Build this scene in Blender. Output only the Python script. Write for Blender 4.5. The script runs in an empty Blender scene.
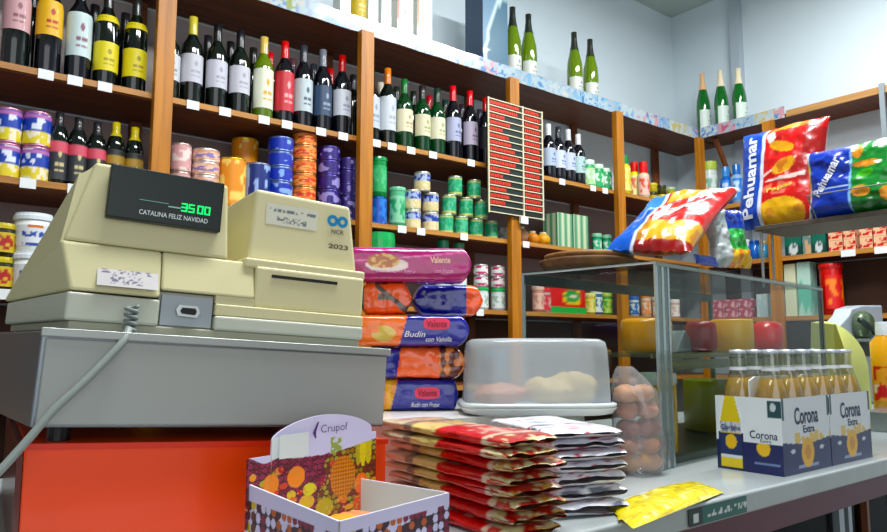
import bpy, math, random
from mathutils import Vector, Matrix
random.seed(7)
PI=math.pi
SC=bpy.context.scene; COL=SC.collection
# ------------------------------------------------------------------ camera
F_PX=712.0; PITCH=math.radians(6.4); YAW=math.radians(51.74); EZ=1.32
FW=Vector((math.cos(YAW)*math.cos(PITCH),math.sin(YAW)*math.cos(PITCH),math.sin(PITCH)))
RT=Vector((math.sin(YAW),-math.cos(YAW),0)); UP=RT.cross(FW); EYE=Vector((0,0,EZ))
cd=bpy.data.cameras.new('camera'); cam=bpy.data.objects.new('camera',cd); COL.objects.link(cam)
cd.sensor_width=36; cd.lens=36*F_PX/887; cd.clip_start=.02
m=Matrix((RT,UP,-FW)).transposed().to_4x4(); m.translation=EYE; cam.matrix_world=m
SC.camera=cam
def colX(px,Y,z):
    n=RT-FW*((px-443.5)/F_PX); return -(n.y*Y+n.z*(z-EZ))/n.x
def colY(px,X,z):
    n=RT-FW*((px-443.5)/F_PX); return -(n.x*X+n.z*(z-EZ))/n.y
def rowZ(py,X,Y):
    n=UP+FW*((py-266)/F_PX); return EZ-(n.x*X+n.y*Y)/n.z
def ray(px,py): return FW+RT*((px-443.5)/F_PX)-UP*((py-266)/F_PX)
def hitz(px,py,z):
    d=ray(px,py); return EYE+d*((z-EZ)/d.z)
def depth(X,Y,z): return (Vector((X,Y,z))-EYE).dot(FW)
# ------------------------------------------------------------------ materials
def s2l(c): return c/12.92 if c<=.04045 else ((c+.055)/1.055)**2.4
RC={}
def rgb(h):
    if not isinstance(h,str): return tuple(h)
    if h in RC: return RC[h]
    k=h; h=h.lstrip('#'); h=h if len(h)==6 else ''.join(c*2 for c in h); c=[s2l(int(h[i:i+2],16)/255) for i in (0,2,4)]
    L=.3*c[0]+.6*c[1]+.1*c[2]; RC[k]=tuple(min(1,max(0,(L+(x-L)*1.22)*.93)) for x in c); return RC[k]
MC={}
def M(name,col='#ffffff',rough=.5,metal=0,coat=0,noise=0,nscale=30,bump=0,alpha=None,emit=None,trans=0,ior=1.45):
    if name in MC: return MC[name]
    mt=bpy.data.materials.new(name); mt.use_nodes=True; nt=mt.node_tree; b=nt.nodes['Principled BSDF']
    c=rgb(col); b.inputs['Base Color'].default_value=(*c,1); b.inputs['Roughness'].default_value=rough
    b.inputs['Metallic'].default_value=metal; b.inputs['Coat Weight'].default_value=coat; b.inputs['Coat Roughness'].default_value=.08
    b.inputs['Transmission Weight'].default_value=trans; b.inputs['IOR'].default_value=ior
    if alpha is not None: b.inputs['Alpha'].default_value=alpha
    if emit: b.inputs['Emission Color'].default_value=(*rgb(emit[0]),1); b.inputs['Emission Strength'].default_value=emit[1]
    if noise or bump:
        tc=nt.nodes.new('ShaderNodeTexCoord'); n=nt.nodes.new('ShaderNodeTexNoise'); n.inputs['Scale'].default_value=nscale; n.inputs['Detail'].default_value=4
        nt.links.new(tc.outputs['Object'],n.inputs['Vector'])
        if noise:
            mx=nt.nodes.new('ShaderNodeMix'); mx.data_type='RGBA'
            mx.inputs[6].default_value=(*[x*(1-noise) for x in c],1); mx.inputs[7].default_value=(*[min(1,x*(1+noise*.6)) for x in c],1)
            nt.links.new(n.outputs['Fac'],mx.inputs[0]); nt.links.new(mx.outputs[2],b.inputs['Base Color'])
        if bump:
            bp=nt.nodes.new('ShaderNodeBump'); bp.inputs['Strength'].default_value=bump; bp.inputs['Distance'].default_value=.01
            nt.links.new(n.outputs['Fac'],bp.inputs['Height']); nt.links.new(bp.outputs['Normal'],b.inputs['Normal'])
    MC[name]=mt; return mt
def wood(name,c1,c2,axis=0,rough=.45):
    if name in MC: return MC[name]
    mt=bpy.data.materials.new(name); mt.use_nodes=True; nt=mt.node_tree; b=nt.nodes['Principled BSDF']
    tc=nt.nodes.new('ShaderNodeTexCoord'); mp=nt.nodes.new('ShaderNodeMapping'); n=nt.nodes.new('ShaderNodeTexNoise')
    sc=[28,28,28]; sc[axis]=1.6; mp.inputs['Scale'].default_value=sc; n.inputs['Scale'].default_value=1.6; n.inputs['Detail'].default_value=5
    r=nt.nodes.new('ShaderNodeValToRGB'); r.color_ramp.elements[0].position=.32; r.color_ramp.elements[1].position=.68
    r.color_ramp.elements[0].color=(*rgb(c1),1); r.color_ramp.elements[1].color=(*rgb(c2),1)
    nt.links.new(tc.outputs['Object'],mp.inputs[0]); nt.links.new(mp.outputs[0],n.inputs['Vector']); nt.links.new(n.outputs['Fac'],r.inputs[0]); nt.links.new(r.outputs[0],b.inputs['Base Color'])
    b.inputs['Roughness'].default_value=rough; MC[name]=mt; return mt
def PM(name='printed',rough=.35,coat=.25,bump=0,metal=0,bs=60,alpha=None):
    """material that reads the printed colours stored on the mesh"""
    if name in MC: return MC[name]
    mt=bpy.data.materials.new(name); mt.use_nodes=True; nt=mt.node_tree; b=nt.nodes['Principled BSDF']
    a=nt.nodes.new('ShaderNodeAttribute'); a.attribute_name='print'; nt.links.new(a.outputs['Color'],b.inputs['Base Color'])
    b.inputs['Roughness'].default_value=rough; b.inputs['Coat Weight'].default_value=coat; b.inputs['Metallic'].default_value=metal
    if alpha is not None: b.inputs['Alpha'].default_value=alpha
    if bump:
        tc=nt.nodes.new('ShaderNodeTexCoord'); n=nt.nodes.new('ShaderNodeTexNoise'); n.inputs['Scale'].default_value=bs; n.inputs['Detail'].default_value=3
        nt.links.new(tc.outputs['Object'],n.inputs['Vector'])
        bp=nt.nodes.new('ShaderNodeBump'); bp.inputs['Strength'].default_value=bump; bp.inputs['Distance'].default_value=.01
        nt.links.new(n.outputs['Fac'],bp.inputs['Height']); nt.links.new(bp.outputs['Normal'],b.inputs['Normal'])
    MC[name]=mt; return mt
def clear(name,tint='#ffffff',gloss=.08,body=0.0,bodycol='#ffffff',rough=.03):
    """thin clear sheet: see-through with a fresnel sheen and an optional milky body"""
    if name in MC: return MC[name]
    mt=bpy.data.materials.new(name); mt.use_nodes=True; nt=mt.node_tree; nt.nodes.clear()
    o=nt.nodes.new('ShaderNodeOutputMaterial'); t=nt.nodes.new('ShaderNodeBsdfTransparent'); g=nt.nodes.new('ShaderNodeBsdfGlossy'); d=nt.nodes.new('ShaderNodeBsdfDiffuse')
    t.inputs[0].default_value=(*rgb(tint),1); g.inputs['Roughness'].default_value=rough; d.inputs[0].default_value=(*rgb(bodycol),1)
    fr=nt.nodes.new('ShaderNodeLayerWeight'); fr.inputs[0].default_value=.5
    p5=nt.nodes.new('ShaderNodeMath'); p5.operation='POWER'; p5.inputs[1].default_value=5; nt.links.new(fr.outputs['Facing'],p5.inputs[0]); p6=nt.nodes.new('ShaderNodeMath'); p6.operation='MULTIPLY'; p6.inputs[1].default_value=.4; nt.links.new(p5.outputs[0],p6.inputs[0]); p5=p6
    a=nt.nodes.new('ShaderNodeMath'); a.operation='ADD'; a.inputs[1].default_value=gloss; nt.links.new(p5.outputs[0],a.inputs[0]); a.use_clamp=True
    m1=nt.nodes.new('ShaderNodeMixShader'); m1.inputs[0].default_value=body; nt.links.new(t.outputs[0],m1.inputs[1]); nt.links.new(d.outputs[0],m1.inputs[2])
    m2=nt.nodes.new('ShaderNodeMixShader'); nt.links.new(a.outputs[0],m2.inputs[0]); nt.links.new(m1.outputs[0],m2.inputs[1]); nt.links.new(g.outputs[0],m2.inputs[2])
    nt.links.new(m2.outputs[0],o.inputs[0]); MC[name]=mt; return mt
# ------------------------------------------------------------------ meshes
class B:
    def __init__(s): s.v=[]; s.f=[]; s.mi=[]; s.c=None
    def add(s,vs,fs,mi=0):
        o=len(s.v); s.v+=[tuple(v) for v in vs]; s.f+=[tuple(i+o for i in f) for f in fs]; s.mi+=[mi]*len(fs); return s
    def box(s,x0,y0,z0,x1,y1,z1,mi=0):
        return s.add([(x0,y0,z0),(x1,y0,z0),(x1,y1,z0),(x0,y1,z0),(x0,y0,z1),(x1,y0,z1),(x1,y1,z1),(x0,y1,z1)],
          [(0,3,2,1),(4,5,6,7),(0,1,5,4),(1,2,6,5),(2,3,7,6),(3,0,4,7)],mi)
    def hexa(s,p,mi=0): return s.add(p,[(0,3,2,1),(4,5,6,7),(0,1,5,4),(1,2,6,5),(2,3,7,6),(3,0,4,7)],mi)
    def lathe(s,prof,n=20,mi=0,cap=True,off=(0,0),a0=0,a1=2*PI):
        full=abs(a1-a0-2*PI)<1e-6; k=n if full else n+1; vs=[]
        for r,z in prof:
            for i in range(k):
                a=a0+(a1-a0)*i/n; vs.append((off[0]+r*math.cos(a),off[1]+r*math.sin(a),z))
        fs=[]
        for j in range(len(prof)-1):
            for i in range(n):
                i2=(i+1)%k; fs.append((j*k+i,j*k+i2,(j+1)*k+i2,(j+1)*k+i))
        if cap and full:
            fs.append(tuple(range(k))[::-1]); fs.append(tuple((len(prof)-1)*k+i for i in range(k)))
        return s.add(vs,fs,mi)
    def tube(s,pts,r,n=8,mi=0):
        pts=[Vector(p) for p in pts]; rings=[]; up=Vector((0,0,1))
        for i,p in enumerate(pts):
            t=(pts[min(i+1,len(pts)-1)]-pts[max(i-1,0)]).normalized()
            a=t.cross(up); a=a.normalized() if a.length>1e-3 else Vector((1,0,0)); b=t.cross(a)
            rings+=[tuple(p+a*r*math.cos(2*PI*k/n)+b*r*math.sin(2*PI*k/n)) for k in range(n)]
        fs=[(j*n+i,j*n+(i+1)%n,(j+1)*n+(i+1)%n,(j+1)*n+i) for j in range(len(pts)-1) for i in range(n)]
        fs+=[tuple(range(n))[::-1],tuple((len(pts)-1)*n+i for i in range(n))]
        return s.add(rings,fs,mi)
    def prism(s,poly,y0,y1,mi=0,taper=None):
        n=len(poly); t=taper or (lambda x,z:(x,z))
        vs=[(x,y0,z) for x,z in poly]+[(t(x,z)[0],y1,t(x,z)[1]) for x,z in poly]
        fs=[tuple(range(n)),tuple(range(2*n-1,n-1,-1))]+[(i,n+i,n+(i+1)%n,(i+1)%n) for i in range(n)]
        return s.add(vs,fs,mi)
    def mesh(s,name,mats,smooth=False):
        me=bpy.data.meshes.new(name); me.from_pydata(s.v,[],s.f)
        for m_ in mats: me.materials.append(m_)
        if len(mats)>1: me.polygons.foreach_set('material_index',s.mi)
        if s.c:
            at=me.color_attributes.new('print','FLOAT_COLOR','POINT')
            at.data.foreach_set('color',[x for c in s.c for x in (*c,1)])
        if smooth: me.polygons.foreach_set('use_smooth',[True]*len(me.polygons))
        me.update(); return me
def link(name,me,parent=None,loc=None,rot=None,bev=0,kind=None):
    o=bpy.data.objects.new(name,me); COL.objects.link(o)
    if parent: o.parent=parent
    if loc is not None: o.location=loc
    if rot is not None: o.rotation_euler=rot if hasattr(rot,'__len__') else (0,0,rot)
    if bev:
        bm=o.modifiers.new('bevel','BEVEL'); bm.width=bev; bm.segments=3; bm.limit_method='ANGLE'; bm.angle_limit=.6
    if kind: o['kind']=kind
    return o
def obj(name,b,mats,parent=None,smooth=False,**k):
    if not isinstance(mats,(list,tuple)): mats=[mats]
    return link(name,b.mesh(name,mats,smooth),parent,**k)
def empty(name,loc=(0,0,0),rz=0):
    o=bpy.data.objects.new(name,None); COL.objects.link(o); o.location=loc; o.rotation_euler=(0,0,rz); o.empty_display_size=.02; return o
def tag(o,label,cat,group=None):
    o['label']=label; o['category']=cat
    if group: o['group']=group
    return o
def grid(fn,nu,nv,cfn=None,b=None):
    """fn(u,v) -> point, cfn(u,v) -> printed colour, u,v in 0..1"""
    b=b or B(); vs=[];cs=[]
    for j in range(nv+1):
        for i in range(nu+1):
            u,v=i/nu,j/nv; vs.append(tuple(fn(u,v))); cs.append(rgb(cfn(u,v)) if cfn else (1,1,1))
    k=nu+1
    b.add(vs,[(j*k+i,j*k+i+1,(j+1)*k+i+1,(j+1)*k+i) for j in range(nv) for i in range(nu)])
    b.c=(b.c or [])+cs; return b
TXT={}
def text(s,bold=0):
    if (s,bold) in TXT: return TXT[(s,bold)]
    c=bpy.data.curves.new('t','FONT'); c.body=s; c.size=1; c.align_x='CENTER'; c.align_y='CENTER'; c.resolution_u=3; c.offset=bold
    o=bpy.data.objects.new('t',c); COL.objects.link(o); bpy.context.view_layer.update()
    me=o.to_mesh(); vs=[tuple(v.co) for v in me.vertices]; fs=[tuple(p.vertices) for p in me.polygons]; o.to_mesh_clear()
    bpy.data.objects.remove(o); bpy.data.curves.remove(c)
    if vs:
        w=max(v[0] for v in vs)-min(v[0] for v in vs); cx=(max(v[0] for v in vs)+min(v[0] for v in vs))/2; cy=(max(v[1] for v in vs)+min(v[1] for v in vs))/2
        hh=max(v[1] for v in vs)-min(v[1] for v in vs)
        vs=[((v[0]-cx)/w,(v[1]-cy)/hh) for v in vs]
    TXT[(s,bold)]=(vs,fs); return TXT[(s,bold)]
def letter(s,fn,w,h,mat,parent,name='lettering',bold=.01,rot=0,shear=0,cx=0,cy=0):
    vs,fs=text(s,bold); b=B(); c_,s_=math.cos(rot),math.sin(rot); out=[]
    for x,y in vs:
        X=x*w+y*shear*h; Y=y*h; out.append(tuple(fn(cx+X*c_-Y*s_,cy+X*s_+Y*c_)))
    b.add(out,fs); return obj(name,b,mat,parent)
def hn(a,b,c=0):
    x=math.sin(a*127.1+b*311.7+c*74.7)*43758.5453; return x-math.floor(x)
def vn(x,y,c=0):
    i,j=math.floor(x),math.floor(y); u,v=x-i,y-j; u=u*u*(3-2*u); v=v*v*(3-2*v)
    return (hn(i,j,c)*(1-u)+hn(i+1,j,c)*u)*(1-v)+(hn(i,j+1,c)*(1-u)+hn(i+1,j+1,c)*u)*v
def ell(u,v,cx,cy,rx,ry,a=0):
    dx,dy=u-cx,v-cy; c,s=math.cos(a),math.sin(a); X,Y=dx*c+dy*s,-dx*s+dy*c; return (X/rx)**2+(Y/ry)**2<1
ORD=['first','second','third','fourth','fifth','sixth','seventh','eighth','ninth','tenth','eleventh','twelfth','thirteenth','fourteenth']
# materials used often
white=M('white_plastic','#e8ebe8',.4); pine_v=wood('pine_upright','#94601c','#bc8030',2); pine=wood('pine_board_edge','#9c6c3c','#bc8a54',0)
darkwood=wood('stained_board','#5a3220','#7c4a2c',0,.55); capsm={}
black=M('black','#0a0a0c',.35); tagm=M('tag_paper','#e6eaea',.5)
# ------------------------------------------------------------------ room
def struct(name,b,m_): return obj(name,b,m_,kind='structure')
wallm=M('painted_wall','#dce8ee',.8,noise=.03,nscale=3); ceilm=M('ceiling_paint','#c2cfc8',.9)
HW=EZ+3.575-EZ
struct('floor',B().box(-3,-3.2,-.1,4.3,2.85,0),M('floor_tiles','#8a7f74',.4,noise=.1))
struct('wall_left',B().box(-3,2.72,0,4.3,2.85,3.575),wallm)
struct('wall_right',B().box(4.15,-3.2,0,4.3,2.72,3.575),wallm)
struct('ceiling',B().box(-3,-3.2,3.575,4.3,2.85,3.7),ceilm)
yy=colY(743,4.13,2.4)
struct('trim_1',B().box(4.10,yy-.03,0,4.15,yy+.03,3.575),M('painted_trunking','#b4bfc8',.7))
# ceiling lamps: two fluorescent battens
for i,(x,y) in enumerate(((.9,.6),(2.7,1.0))):
    t=empty('ceiling_light',(x,y,3.575))
    tag(t,'white fluorescent batten on the ceiling, '+('nearer the cash register' if i==0 else 'nearer the far corner of the shop'),'ceiling light')
    obj('housing',B().box(-.65,-.06,-.05,.65,.06,0),white,t); obj('tube',B().tube([(-.6,0,-.07),(.6,0,-.07)],.016,12),M('lit_tube','#ffffff',emit=('#f4faff',6)),t)
    l=bpy.data.lights.new('lamp','AREA'); l.shape='RECTANGLE'; l.size=1.3; l.size_y=.35; l.energy=80; l.color=(.96,.98,1)
    lo=bpy.data.objects.new('lamp',l); COL.objects.link(lo); lo.location=(x,y,3.46)
# ------------------------------------------------------------------ shelving on the left wall
H5,H4,H3,H2,H1=EZ-.17,EZ+.16,EZ+.49,EZ+.83,EZ+1.29
YF,YB=2.39,2.70
POSTX=[-.119,.681,1.466,2.284,3.072,3.86]
XF=3.888
def shelving(name,label):
    t=empty(name); tag(t,label,'shelving'); return t
LS=shelving('wall_shelving','long pine shelving unit with dark boards on the left wall')
def edging(b_,p0,p1,z0,z1,seed):
    L=(Vector(p1)-Vector(p0)).length
    def cf(u,v):
        x=u*L/.115; k=math.floor(x); fx=x-k
        if fx<.04: return '#9fb0b8'
        n=vn(x*6,v*3,seed); n2=vn(x*7+9,v*4,seed+3); h=hn(k,seed)
        if n>.62: return ['#7090b8','#b88c94','#94a4b4','#7ca0b8','#b4a878'][int(h*5)]
        if n2>.66: return ['#4068a0','#a85868','#b8b8b0','#5080a8','#909c60'][int(hn(k,seed+1)*5)]
        return ['#a4b4ba','#b4bec0','#98a8b4'][int(hn(k,seed+2)*3)]
    P0,P1=Vector(p0),Vector(p1)
    return grid(lambda u,v:(*(P0.lerp(P1,u)).xy,z0+(z1-z0)*v+.0012*math.sin(u*L*30)),int(L/.008),8,cf)
for nm,h,x0 in (('top',H1,-.9),('wine',H2,-.9),('cans',H3,-.9),('tubs',H4,-.9),('low',H5,-.9),('bottom',.5,-.9)):
    b=B().box(x0,YF+.004,h-.022,4.14,YB,h); o=obj('shelf_board',b,darkwood,LS)
    if nm=='top':
        e=edging(None,(x0,YF-.006,0),(XF-.006,YF-.006,0),h-.024,h+.042,5)
        obj('printed_edging',e,PM('edging_film',.25,.5),o)
    else:
        obj('front_edge',B().box(x0,YF-.008,h-.0185,4.14,YF+.006,h+.001),pine,o)
for i,x in enumerate(POSTX):
    obj('upright',B().box(x-.03,YF-.04,0,x+.03,YF-.008,H1-.025),pine_v,LS,bev=.002)
    obj('upright',B().box(x-.02,YB-.03,0,x+.02,YB-.001,H1-.022),darkwood,LS)
obj('back_panel',B().box(-.9,2.703,.5,3.86,2.716,H4-.03),M('back_dark','#4c342a',.7,noise=.2,nscale=6),LS)
obj('back_panel',B().box(-.9,2.703,H4-.02,3.86,2.716,H2-.03),M('back_mauve','#948482',.7,noise=.15,nscale=6),LS)
obj('back_panel',B().box(-.9,2.703,H2-.02,2.284,2.716,H1-.03),M('back_pale','#b4aaa8',.7,noise=.15,nscale=6),LS)
def tags_left(h,pxs,py):
    for px in pxs:
        X=colX(px,YF-.01,h-.01); obj('price_tag',B().box(X-.021,YF-.012,h-.028,X+.021,YF-.009,h+.002),tagm,LS)
tags_left(H2,(46,75,105,193,225,264,287,321,343,376,392,411,433,471,562,593,605),0)
tags_left(H3,(28,75,402,421,464,526),0); tags_left(H4,(5,480),0)
# shelving on the right wall
RS=shelving('wall_shelving','shorter pine shelving unit with dark boards on the right wall')
for nm,h in (('top',H1),('b',H2),('c',H3),('d',H4),('low',H5)):
    o=obj('shelf_board',B().box(XF+.004,.7,h-.022,4.149,YF-.012,h),darkwood,RS)
    if nm=='top':
        ye=colY(785,XF,h)
        obj('printed_edging',edging(None,(XF-.006,YF-.02,0),(XF-.006,ye,0),h-.024,h+.042,11),MC['edging_film'],o)
        obj('front_edge',B().box(XF-.01,.7,h-.024,XF+.003,ye-.01,h+.012),wood('pale_edge','#94704c','#b48c60',1),o)
    elif nm!='b': obj('front_edge',B().box(XF-.008,.7,h-.024,XF+.003,YF-.012,h+.001),wood('pine_edge_y','#9c6c3c','#bc8a54',1),o)
    else: obj('front_edge',B().box(XF-.008,1.9,h-.024,XF+.003,YF-.012,h+.001),wood('pine_edge_y','#9c6c3c','#bc8a54',1),o)
obj('back_panel',B().box(4.13,.7,.5,4.148,YF,H3-.03),MC['back_dark'],RS)
for px in (776,):
    Y=colY(px,XF-.02,H3); obj('upright',B().box(XF-.045,Y-.03,0,XF-.01,Y+.03,H1-.03),pine_v,RS,bev=.002)
obj('bracket',B().tube([(4.14,2.3,EZ+.95),(3.93,2.3,H1-.03)],.018,6),darkwood,RS)
Y=colY(881,XF-.03,H1); obj('hanging_rod',B().box(XF-.03,Y-.012,EZ+.95,XF-.012,Y+.012,H1+.02),M('grey_metal','#a9b2b6',.35,.6),RS)
for px in (848,882):
    Y=colY(px,XF-.01,H3); obj('price_tag',B().box(XF-.012,Y-.035,H3-.034,XF-.009,Y+.035,H3),tagm,RS)
# ------------------------------------------------------------------ bottles and tins
MESH={}
def prof(kind):
    if kind=='wine': return [(.02,0),(.034,.002),(.0375,.008),(.0375,.185),(.034,.205),(.022,.225),(.0145,.24),(.0135,.30)]
    if kind=='champ': return [(.02,0),(.038,.002),(.042,.01),(.042,.14),(.039,.17),(.026,.215),(.0155,.25),(.014,.30)]
    if kind=='oil': return [(.02,0),(.026,.002),(.029,.006),(.029,.135),(.024,.16),(.012,.178),(.011,.21)]
    if kind=='beer': return [(.02,0),(.0275,.003),(.028,.01),(.028,.115),(.0255,.135),(.017,.162),(.0132,.18),(.0126,.206)]
def radius_at(pr,z):
    for (r0,z0),(r1,z1) in zip(pr,pr[1:]):
        if z0<=z<=z1 and z1>z0: return r0+(r1-r0)*(z-z0)/(z1-z0)
    return pr[-1][0]
glassm={'dark':M('dark_green_glass','#07100c',.06,coat=.6),'navy':M('near_black_glass','#080a12',.06,coat=.6),'green':M('green_glass','#0f6a2c',.06,coat=.6,trans=.25),
 'bottle_green':M('deep_green_glass','#0a3c1c',.06,coat=.5,trans=.15),
 'olive':M('olive_glass','#6f8a1c',.06,coat=.6,trans=.3),'pale':M('pale_glass','#b4be4c',.08,coat=.5,trans=.3),'white':M('white_glass','#dfe6e6',.2,coat=.4)}
labelpm=PM('paper_label',.5,.1)
def bottle(kind,glass,cap,lab,loc,H,text_,group=None,cat='bottle',name='wine_bottle',lz=(.25,.56),ink='#6a6a72',band=None,neck=None):
    """body mesh with a capsule and a label as parts; scaled in height to H"""
    pr=prof(kind); h0=pr[-1][1]; k=H/h0; kr=min(1.0,max(.8,k)); 
    key=('b',kind,glass,round(H,3))
    if key not in MESH:
        p=[(r*kr,z*k) for r,z in pr]; MESH[key]=B().lathe(p,22).mesh(name,[glassm[glass]],True)
    o=link(name,MESH[key],None,loc); tag(o,text_,cat,group); p=[(r*kr,z*k) for r,z in pr]
    key=('c',kind,cap,round(H,3))
    if key not in MESH:
        z0=(.80 if kind!='champ' else .74)*H
        q=[(radius_at(p,z0)+.0012,z0),(radius_at(p,z0+.06*H)+.0012,z0+.06*H),(p[-1][0]+.0014,H*.9),(p[-1][0]+.0014,H+.001),(.002,H+.002)]
        MESH[key]=B().lathe(q,18,cap=False).mesh('capsule',[M('foil_'+cap,cap,.35,coat=.3)],True)
    link('capsule',MESH[key],o)
    if lab:
        key=('l',kind,lab,ink,lz,band,round(H,3))
        if key not in MESH:
            a0,a1=math.radians(-155-25),math.radians(0+10)
            z0,z1=H*lz[0],H*lz[1]
            def cf(u,v):
                if band and v<band[1] and v>band[0]: return band[2]
                if ell(u,v,.5,.66,.045,.10): return ink
                if .36<u<.64 and (.36<v<.42 or .2<v<.25) and vn(u*44,2,8)>.3: return ink
                return lab
            MESH[key]=grid(lambda u,v:((radius_at(p,z0+(z1-z0)*v)+.0008)*math.cos(a0+(a1-a0)*u),(radius_at(p,z0+(z1-z0)*v)+.0008)*math.sin(a0+(a1-a0)*u),z0+(z1-z0)*v),48,22,cf).mesh('label',[labelpm],True)
        link('label',MESH[key],o)
        if neck:
            key=('n',kind,neck,round(H,3))
            if key not in MESH:
                z0,z1=H*.64,H*.71
                MESH[key]=B().lathe([(radius_at(p,z0)+.001,z0),(radius_at(p,(z0+z1)/2)+.001,(z0+z1)/2),(radius_at(p,z1)+.001,z1)],18,cap=False).mesh('neck_label',[M('nl_'+neck,neck,.5)],True)
            link('neck_label',MESH[key],o)
    return o
def place(px,Y,z): return (colX(px,Y,z),Y,z)
# wine shelf: (px, glass, capsule, label, ink, description, height, extras)
WB={0:[(13,'dark','#2a1018','#c8a0a4','#7a5058','pink patterned label',.325,dict(lz=(.34,.66))),
 (46,'navy','#16161a','#e0b414','#a83018','yellow label and black capsule',.325,dict(lz=(.36,.68))),
 (76,'navy','#101014','#c4d4d4','#7a4a60','large pale blue label',.315,dict(lz=(.24,.66))),
 (104,'dark','#20201e','#dccf12','#9a8a10','wide yellow label and yellow neck band',.315,dict(lz=(.16,.44),neck='#d8c81c')),
 (133,'dark','#20201e','#dccf12','#9a8a10','yellow label and neck band, beside post',.315,dict(lz=(.16,.44),neck='#d8c81c'))],
1:[(167,'dark','#101014','#c9cdd2','#888','white label half behind post',.27,{}),
 (190,'dark','#c8bc60','#bfc0c8','#9a9aa6','cream capsule and grey label',.30,{}),
 (215,'dark','#101014','#c2c2cc','#9a9aa6','black capsule and grey label',.30,{}),
 (238,'dark','#14141a','#c4c4cc','#9a9aa6','dark capsule and pale label',.30,{}),
 (262,'olive','#d0b870','#dce0cc','#c8a020','cream capsule, tall white label',.30,dict(lz=(.14,.6))),
 (283,'navy','#c01828','#b83840','#e0a8a8','red capsule and tall red label',.305,dict(lz=(.16,.62))),
 (302,'navy','#30343c','#b8c4c8','#405060','dark capsule, narrow grey label',.31,dict(lz=(.2,.58))),
 (321.5,'navy','#70747c','#283c58','#8898a8','silver capsule, dark blue label',.315,dict(lz=(.2,.55))),
 (341,'navy','#b01c28','#c8ccd4','#8890a0','red capsule and white label',.315,{}) ],
2:[(370.5,'dark','#101018','#bcc4cc','#8890a0','black capsule, beside the post',.29,dict(lz=(.2,.62))),
 (387,'dark','#c87840','#c4cad0','#a0a4b0','orange capsule, white label',.315,dict(lz=(.2,.62))),
 (404,'bottle_green','#0c6a34','#dad4b8','#a89070','green capsule and cream label',.29,{}),
 (422,'bottle_green','#20201c','#d0ccb0','#98a060','dark capsule and cream label',.285,{}),
 (437,'bottle_green','#183424','#d2d2ba','#98a060','black neck and pale cream label',.29,{}),
 (453,'navy','#c82838','#a4a8c0','#606888','red capsule and lilac label',.32,{}),
 (470,'navy','#c02434','#b0a8b8','#706078','red capsule and mauve label',.32,{}),
 (486,'navy','#a81c28','#1c1c26','#303040','dark red capsule, no bright label',.31,{})],
3:[(549,'navy','#d8d8d8','#a8b4c4','#5868a0','white capsule and pale label',.27,{}),
 (559,'navy','#282830','#c0c8d4','#5868a0','black capsule and white label',.27,{}),
 (569,'navy','#c8ccd0','#b8c0d0','#5868a0','silver capsule and pale blue label',.27,{}),
 (579,'navy','#d8d8d8','#a8c0c0','#407060','white capsule, greenish label',.26,{})]}
BAY={0:'left bay of the wine shelf',1:'second bay of the wine shelf',2:'third bay of the wine shelf',3:'bay right of the price board'}
for bay,L in WB.items():
    for i,(px,g,c,l,ink,d,H,kw) in enumerate(L):
        H*=1.1
        bottle('wine',g,c,l,place(px,YF+.062,H2),H,f'dark wine bottle, {d}, {BAY[bay]}'.replace('dark wine','green wine' if g in('bottle_green','olive') else 'dark wine'),'wine bottles on the wine shelf',ink=ink,**kw)
# back row, only capsules and shoulders show
BR=[(28,'#14141a','between the two leftmost bottles'),(90,'#101014','behind the first yellow label bottle'),(121,'#18181c','between the two bottles with yellow neck bands'),(205,'#18181c','behind the cream capsule bottle'),(228,'#101014','second bay, behind two grey labels'),(251,'#181c18','left of the tall white label bottle'),
 (268,'#b02030','red capsule behind the tall white label bottle'),(291,'#50343c','behind the tall red label bottle'),(312,'#282c34','behind the blue label bottle'),(329,'#a81c28','red capsule left of the second post'),(352,'#18181c','hard against the second post'),
 (380,'#c8c0b0','pale capsule right of the second post'),(396,'#142018','behind the orange capsule bottle'),(413,'#142018','between two cream label bottles'),(429,'#a02430','red capsule among the cream label bottles'),(445,'#18302a','in front of the shelf back, beside a red capsule'),(462,'#28202a','between the two red capsule bottles'),(480,'#30343c','left of the price board')]
for px,c,d in BR:
    bottle('wine','dark',c,None,place(px,YF+.17,H2),.325,f'back row dark wine bottle, {d}','wine bottles in the back row')
# bay right of price board: plastic cups / squeezable bottles
def jar(loc,r,H,body,lid,label,name='jar',cat='jar',lidh=.18,group=None,lab=None,sh=.8,ink='#ffffff'):
    """body mesh; lid and label bands as parts"""
    key=(name,round(r,4),round(H,4),body,lidh,sh)
    if key not in MESH: MESH[key]=B().lathe([(r*.8,0),(r,.004),(r,H*(1-lidh)*.92),(r*sh,H*(1-lidh)),(r*sh,H*(1-lidh*.6))],20).mesh(name,[M('body_'+body,body,.25,coat=.3)],True)
    o=link(name,MESH[key],None,loc); tag(o,label,cat,group)
    key=('lid',round(r,4),round(H,4),lid,lidh,sh)
    if key not in MESH: MESH[key]=B().lathe([(r*sh*1.06,H*(1-lidh)+.0006),(r*sh*1.08,H*(1-lidh*.5)),(r*sh*1.04,H-.001),(r*sh*.9,H)],20).mesh('lid',[M('lid_'+lid,lid,.3,coat=.3)])
    link('lid',MESH[key],o)
    if lab:
        key=('jl',round(r,4),round(H,4),lab,ink,lidh)
        if key not in MESH:
            z0,z1=H*.12,H*(1-lidh)*.86
            MESH[key]=grid(lambda u,v:((r+.0008)*math.cos(-PI*1.05+PI*1.1*u),(r+.0008)*math.sin(-PI*1.05+PI*1.1*u),z0+(z1-z0)*v),22,12,
              lambda u,v: ink if vn(u*13,v*5,4)>.6 and .15<v<.85 else lab).mesh('label',[labelpm],True)
        link('label',MESH[key],o)
    return o
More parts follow.
